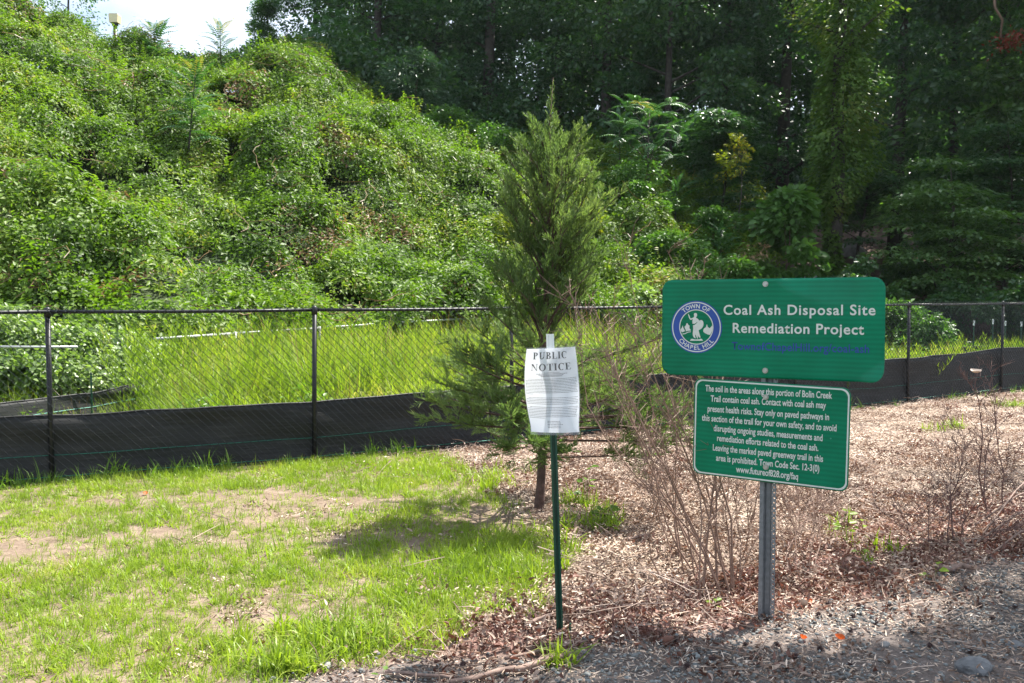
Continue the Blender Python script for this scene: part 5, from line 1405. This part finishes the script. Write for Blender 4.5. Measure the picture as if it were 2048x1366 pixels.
Dd = P1 - P0; Ld = np.linalg.norm(Dd, axis=1); V, Fa, v = leaves_arrays(P0, Dd, R.normal(0, 1, (n, 3)), Ld, Wd_ * (1 + .8 * R.random(n)), fold=1.2)
link('foliage', new_mesh('foliage', V, Fa, attrs={'v': ('FLOAT', v)}), M['cedar'], ced)
print('cedar cords', n)


# ------------------------------------------------------------------ bare shrubs
def twig_shrub(name, base, stems, lb, mat='twig', cat='bare shrub', r0=.008, side=16, sub=5, group=None, sl=.35):
    """stems: list of (foot offset, tip point) in world space; each stem carries side twigs that fork again"""
    r = empty(name, tuple(base)); tag(r, lb, cat, group); tw = MB()
    for foot, tip in stems:
        foot = Vector(foot) - base; tip = Vector(tip) - base; Ln = (tip - foot).length; pts = []
        w1, w2 = R.normal(0, .05), R.normal(0, .05); ph = R.random() * 6
        for t in np.linspace(0, 1, 9): pts.append(foot.lerp(tip, t) + Vector((w1 * math.sin(t * 5 + ph) + .008 * R.normal(), w2 * math.sin(t * 4 + ph) + .008 * R.normal(), .08 * Ln * math.sin(math.pi * t) * .6)))
        m = MB(); rr = r0 * (.6 + .5 * R.random()) * (Ln / 1.1) ** .5; m.tube(pts, [rr * (1 - .82 * t) for t in np.linspace(0, 1, 9)], 5, caps=False); m.build('stem', M[mat], r, True)
        for k in range(side):
            t = .22 + .78 * R.random(); q = t * 8; j = min(7, int(q)); p = pts[j].lerp(pts[j + 1], q - j); dv = (pts[j + 1] - pts[j]).normalized()
            d1 = (dv + Vector((R.normal(0, .75), R.normal(0, .75), R.normal(.1, .35)))).normalized(); l = sl * (.3 + .9 * R.random()) * (1.15 - .6 * t); P = [p, p + d1 * l * .5 + Vector((0, 0, .01)), p + d1 * l + Vector((R.normal(0, .02), R.normal(0, .02), .03))]
            tw.tube(P, [rr * .42 * (1 - .4 * t), rr * .3, .0011], 3, caps=False)
            for s in range(sub):
                tt = .2 + .8 * R.random(); b = P[0].lerp(P[2], tt); d2 = (d1 + Vector((R.normal(0, .8), R.normal(0, .8), R.normal(.1, .5)))).normalized(); l2 = l * (.15 + .45 * R.random()); tw.tube([b, b + d2 * l2], [.0017, .0008], 3, caps=False)
    tw.build('twigs', M[mat], r)
    return r
b = gnd(1430, 1180); st = []
for (fx_, fy_, tx, ty, dy) in [(1440, 1190, 1130, 570, .0), (1432, 1180, 1112, 640, .25), (1420, 1185, 1200, 590, -.1), (1436, 1195, 1260, 520, .1), (1445, 1190, 1360, 500, .3), (1430, 1175, 1322, 620, .1), (1410, 1160, 1180, 700, .3), (1400, 1150, 1230, 780, .35), (1450, 1192, 1385, 640, .0), (1478, 1180, 1478, 880, .1), (1470, 1185, 1440, 800, .35), (1425, 1200, 1330, 800, -.15), (1390, 1140, 1290, 870, .3), (1380, 1120, 1300, 690, .5), (1462, 1190, 1500, 840, .4), (1415, 1150, 1160, 610, .4), (1440, 1175, 1400, 540, .35), (1340, 1180, 1290, 960, -.05), (1365, 1150, 1345, 800, .1), (1500, 1170, 1520, 900, .3), (1385, 1165, 1270, 640, .15), (1350, 1120, 1210, 850, .3)]:
    f = gnd(fx_, fy_); t = at(tx, ty, f.y + dy); st.append((f, t))
twig_shrub('bare_shrub', b, st, 'big tangled leafless shrub between the public notice and the town sign', side=17, sub=5, r0=.0062)
b = gnd(1600, 1150); st = []
for (fx_, fy_, tx, ty, dy) in [(1595, 1165, 1625, 960, .1), (1600, 1160, 1578, 980, .15), (1610, 1150, 1660, 985, .2), (1590, 1140, 1565, 960, .4), (1628, 1140, 1655, 960, .5), (1575, 1130, 1600, 940, .6)]:
    f = gnd(fx_, fy_); st.append((f, at(tx, ty, f.y + dy)))
twig_shrub('bare_shrub', b, st, 'small leafless shrub of thin stems just past the grey sign post', side=20, sub=5, r0=.006, sl=.28)
b = gnd(1915, 1100); st = []
for (fx_, fy_, tx, ty, dy) in [(1907, 1095, 1885, 850, .1), (1920, 1090, 1912, 870, .2), (1925, 1095, 2005, 912, -.1), (1996, 1030, 1915, 735, -.1), (1998, 1030, 1990, 735, .1), (1996, 1030, 1960, 760, .2), (1852, 1100, 1862, 990, .1), (1840, 1100, 1800, 1030, 0), (1950, 1090, 2100, 1010, .0), (1955, 1085, 2120, 1040, .3), (1940, 1095, 2060, 1060, -.2), (1990, 1060, 2150, 985, .2), (1930, 1095, 1890, 1000, .2)]:
    f = gnd(fx_, fy_); st.append((f, at(tx, ty, f.y + dy)))
twig_shrub('bare_shrub', b, st, 'dark-stemmed leafless shrub with a twiggy top at the edge of the picture', mat='twig_dark', side=20, sub=6, r0=.007, sl=.26)
# pruned canes lying at the foot of that shrub
cn = 0
for (x0, y0_, x1, y1_, z0, z1) in [(1960, 1085, 2090, 1000, .03, .30), (1940, 1100, 2120, 1050, .02, .2), (1975, 1120, 2100, 1075, .02, .10), (1950, 1065, 2110, 1020, .05, .22)]:
    p, q = gnd(x0, y0_), gnd(x1, y1_); m = MB(); m.tube([p + Vector((0, 0, z0)), p.lerp(q, .5) + Vector((0, 0, (z0 + z1) * .5 + .05)), q + Vector((0, 0, z1))], [.008, .006, .004], 6); tag(m.build('dead_cane', M['stick'], None, True), 'dead grey-brown cane arching out of the dark-stemmed shrub towards the picture edge', 'cane', 'dead canes at the foot of the dark-stemmed shrub')

# ------------------------------------------------------------------ small things on the ground
def stick(pts, r, lb, name='stick', mat='stick'):
    P = []
    for i, p in enumerate(pts):
        g_ = gnd(*p); z = float(gz(g_.x, g_.y)[0]); P.append(Vector((g_.x, g_.y, z + r * .8 + .016)))
    Q = []
    for i in range(len(P) - 1):
        for t in np.linspace(0, 1, 4, endpoint=False): Q.append(P[i].lerp(P[i + 1], t) + Vector((0, R.normal(0, r * .35), R.normal(0, r * .2))))
    Q.append(P[-1]); m = MB(); k = len(Q); m.tube(Q, [r * (1 - .35 * i / k) * (1 + R.normal(0, .08)) for i in range(k)], 7); tag(m.build(name, M[mat], None, True), lb, 'stick')
stick([(1142, 1320), (1085, 1332), (1000, 1350), (900, 1378)], .0165, 'long pale stick lying along the gravel edge below the notice stake')
stick([(1108, 1240), (1075, 1250), (1052, 1262)], .012, 'short pale broken stick just beside the foot of the notice stake')
stick([(1052, 1264), (1080, 1266), (1110, 1266)], .007, 'thin stick touching the foot of the notice stake')
stick([(830, 1267), (870, 1271), (905, 1269)], .008, 'thin pale stick on the leaves at the grass edge')
stick([(1150, 1216), (1190, 1211), (1225, 1214)], .008, 'thin grey stick on the mulch beyond the notice stake')
stick([(1010, 1325), (1120, 1302), (1180, 1290)], .008, 'dark thin twig running over the gravel edge above the long stick')
stick([(770, 1356), (830, 1361), (905, 1367)], .010, 'dark stick end cut by the bottom edge of the picture')
stick([(1596, 1352), (1620, 1364)], .009, 'short dark twig at the bottom edge below the sign post')
stick([(1885, 1152), (1915, 1147), (1948, 1149)], .020, 'stubby weathered wood piece lying in the red leaves beneath the dark-stemmed shrub')
stick([(1250, 1090), (1275, 1083), (1300, 1080)], .014, 'pale bark strip lying on the mulch behind the bare shrub')

# spiky seed balls
def ball_mesh():
    V = []; f = []
    import bmesh
    bm = bmesh.new(); bmesh.ops.create_icosphere(bm, subdivisions=1, radius=.010)
    V = [v.co.copy() for v in bm.verts]; f = [tuple(v.index for v in p.verts) for p in bm.faces]; bm.free()
    m = MB(); m.add(V, f)
    for i in range(38):
        z = 1 - 2 * (i + .5) / 38; a = i * 2.4; r = math.sqrt(1 - z * z); d_ = Vector((r * math.cos(a), r * math.sin(a), z)); s = d_.cross(Vector((.3, .5, .8))).normalized(); t = d_.cross(s)
        m.add([d_ * .0085 + s * .0028, d_ * .0085 - s * .0016 + t * .0026, d_ * .0085 - s * .0016 - t * .0026, d_ * .0185], [(0, 1, 3), (1, 2, 3), (2, 0, 3)])
    return new_mesh('seed_ball', np.array([tuple(v) for v in m.V]), m.F)
bme = ball_mesh(); bme.materials.append(M['seedball'])
BP = [(1320, 1245), (1380, 1250), (1396, 1243), (1417, 1238), (1430, 1230), (1556, 1259), (1636, 1238), (1661, 1240), (1701, 1268), (1706, 1240), (1718, 1220), (1737, 1176), (1790, 1196), (1824, 1269), (1879, 1265), (1899, 1228), (1396, 1317), (1426, 1336), (1374, 1349), (1590, 1320), (1553, 1296), (1490, 1296), (1840, 1245), (1930, 1180), (2000, 1190), (2030, 1215), (1985, 1240), (926, 1336), (1016, 1338), (1085, 1280), (1320, 1260), (1640, 1305), (1752, 1254), (1860, 1300), (1940, 1310), (1700, 1330), (1600, 1238), (1780, 1222), (1350, 1290), (1245, 1262), (1200, 1288), (890, 1322), (1960, 1215), (1655, 1218), (1580, 1220)]
for i, (px, py) in enumerate(BP):
    g_ = gnd(px, py); o = bpy.data.objects.new('seed_ball', bme); COL.objects.link(o); z = float(gz(g_.x, g_.y)[0]); s = .75 + .4 * R.random(); o.location = (g_.x, g_.y, z + .014 * s + .004); o.scale = (s,) * 3; o.rotation_euler = tuple(R.random(3) * 6)
    tag(o, 'dark spiky seed ball lying on the gravel edge near the green town sign', 'seed ball', 'spiky seed balls strewn along the gravel edge')

g_ = gnd(1948, 1345); rock('dark_rock', (g_.x, g_.y, .02), (.075, .055, .045), 'rock', 'fist-sized dark rock in the bottom corner of the gravel', sub=3, seed=7)
g_ = gnd(2030, 1292); rock('grey_stone', (g_.x, g_.y, .005), (.045, .03, .022), 'rock', 'small flat grey stone on the gravel above the fist-sized dark rock', 'stone', seed=9)
g_ = gnd(1770, 1292); rock('pale_stone', (g_.x, g_.y, .008), (.022, .018, .015), 'boulder', 'small rounded pale stone on the gravel below the corner of the panels', 'stone', seed=11)
g_ = gnd(652, 1335); rock('pale_stone', (g_.x, g_.y, .008), (.03, .022, .018), 'boulder', 'pale stone at the gravel edge below the lawn', 'stone', seed=13)

# single fallen leaves
def curled_leaf(px, py, L, mat, lb, col_=None, z=.015, at_=None):
    g_ = gnd(px, py) if at_ is None else at_; zz = float(gz(g_.x, g_.y)[0]) if at_ is None else g_.z
    n = 6; V = []; f = []
    for i in range(n + 1):
        t = i / n; w = L * .36 * math.sin(math.pi * min(1, t * .9 + .08)) ** .8; x = L * (t - .5); c = L * .22 * (2 * t - 1) ** 2
        V += [(x, -w, c + w * .55), (x, -w * .5, c + w * .12), (x, 0, c), (x, w * .5, c + w * .15), (x, w, c + w * .7)]
    for i in range(n):
        for j in range(4): a = i * 5 + j; f.append((a, a + 1, a + 6, a + 5))
    me = new_mesh('fallen_leaf', np.array(V), np.array(f), True, {'v': ('FLOAT', np.full(len(V), R.random()))}); o = link('fallen_leaf', me, M[mat]); o.location = (g_.x, g_.y, zz + z); o.rotation_euler = (R.normal(0, .5), R.normal(0, .5), R.random() * 6); tag(o, lb, 'leaf')
M['orange'] = leafy('orange_dead_leaf', [(0, (.45, .10, .03)), (1, (.60, .19, .06))], trans=.35, tboost=(1.3, .8, .5))
curled_leaf(291, 993, .055, 'orange', 'single orange-red leaf on the lawn near the fence')
curled_leaf(1334, 1295, .075, 'redlitter', 'dull red-brown leaf lying on the shaded gravel')
curled_leaf(1185, 1190, .06, 'chip', 'pale curled leaf on the mulch beyond the notice stake')
curled_leaf(1607, 1218, .07, 'chip', 'pale tan leaf on the red litter just past the sign post')
curled_leaf(1618, 1212, .05, 'orange', 'orange leaf touching the pale tan leaf past the sign post')
curled_leaf(1606, 1283, .05, 'orange', 'small orange leaf on the gravel below the sign post')
curled_leaf(905, 1284, .07, 'redlitter', 'brown leaf at the edge of the lawn beside the thin pale stick')
curled_leaf(520, 1288, .06, 'redlitter', 'dark brown leaf in the lawn near the bottom edge')
curled_leaf(1680, 1282, .05, 'orange', 'small red-orange leaf on the gravel in front of the panels')
curled_leaf(0, 0, .11, 'orange', 'orange leaf caught on a twig above the lower green panel', at_=at(1422, 755, 4.75))
curled_leaf(0, 0, .09, 'chip', 'pale brown leaf caught in the twiggy top of the dark-stemmed shrub', at_=at(1952, 750, 6.3))

# little green seedlings with broad leaves
def seedling(px, py, L, n, lb, dz=.05, mat='yellow_leaf'):
    g_ = gnd(px, py); z = float(gz(g_.x, g_.y)[0]); r = empty('seedling', (g_.x, g_.y, z)); tag(r, lb, 'seedling')
    for i in range(n):
        a = i * 2.4 + R.random(); h = dz * (.4 + R.random()); m_ = MB(); tip = Vector((math.cos(a) * L * .5, math.sin(a) * L * .5, h)); m_.tube([(0, 0, 0), tip * .6 + Vector((0, 0, .3 * h)), tip], .0012, 3); m_.build('stem', M['weed'], r)
        me = leaf_mesh('leaf', np.array([tuple(tip)]), np.array([[math.cos(a), math.sin(a), .25]]), np.array([[R.normal(0, .3), R.normal(0, .3) - .4, 1.]]), np.array([L]), np.array([L * .7]), six=True, bend=.15); link('leaf', me, M[mat], r)
M['seedling'] = leafy('seedling_leaf', [(0, (.13, .22, .02)), (1, (.24, .34, .03))], trans=.45)
seedling(1690, 1090, .055, 7, 'leafy green seedling in the litter behind the panels, taller of the pair', .16, 'seedling')
seedling(1724, 1068, .04, 4, 'small green seedling up the slope from the leafy one', .08, 'seedling')
seedling(1727, 1122, .06, 4, 'low lobed green seedling in the red litter', .04, 'seedling')
seedling(1868, 1160, .06, 3, 'green seedling of three upright leaves beside the stubby wood piece', .07, 'seedling')
seedling(1430, 1222, .035, 4, 'tiny bright seedling at the foot of the bare shrub', .03, 'seedling')
seedling(1172, 1008, .07, 8, 'dark-stemmed seedling in the shade beside the cedar trunk', .22, 'weed')
seedling(1210, 1042, .08, 7, 'broad-bladed green weed on the mulch beyond the notice stake', .08, 'weed')
seedling(765, 1356, .035, 4, 'low round-leaved weed at the gravel edge', .02, 'weed')
seedling(1825, 800, .10, 6, 'yellow-green weed at the foot of the fence post past the town sign', .12, 'seedling')
seedling(2012, 772, .12, 12, 'leafy weed climbing at the last fence post', .5, 'seedling')

# ------------------------------------------------------------------ air
hm = bpy.data.materials.new('haze'); hm.use_nodes = True; hn = hm.node_tree.nodes; hn.clear()
ho = hn.new('ShaderNodeOutputMaterial'); hv = hn.new('ShaderNodeVolumePrincipled'); hv.inputs['Color'].default_value = (.80, .90, 1, 1); hv.inputs['Density'].default_value = 0.00015; hv.inputs['Anisotropy'].default_value = 0.45
hm.node_tree.links.new(hv.outputs[0], ho.inputs['Volume'])
m = MB(); m.box((10, 60, 25), (210, 240, 60)); hz = m.build('haze', hm); tag(hz, 'thin summer haze filling the air', None, None, 'stuff')
cy.volume_bounces = 0; cy.volume_step_rate = 4
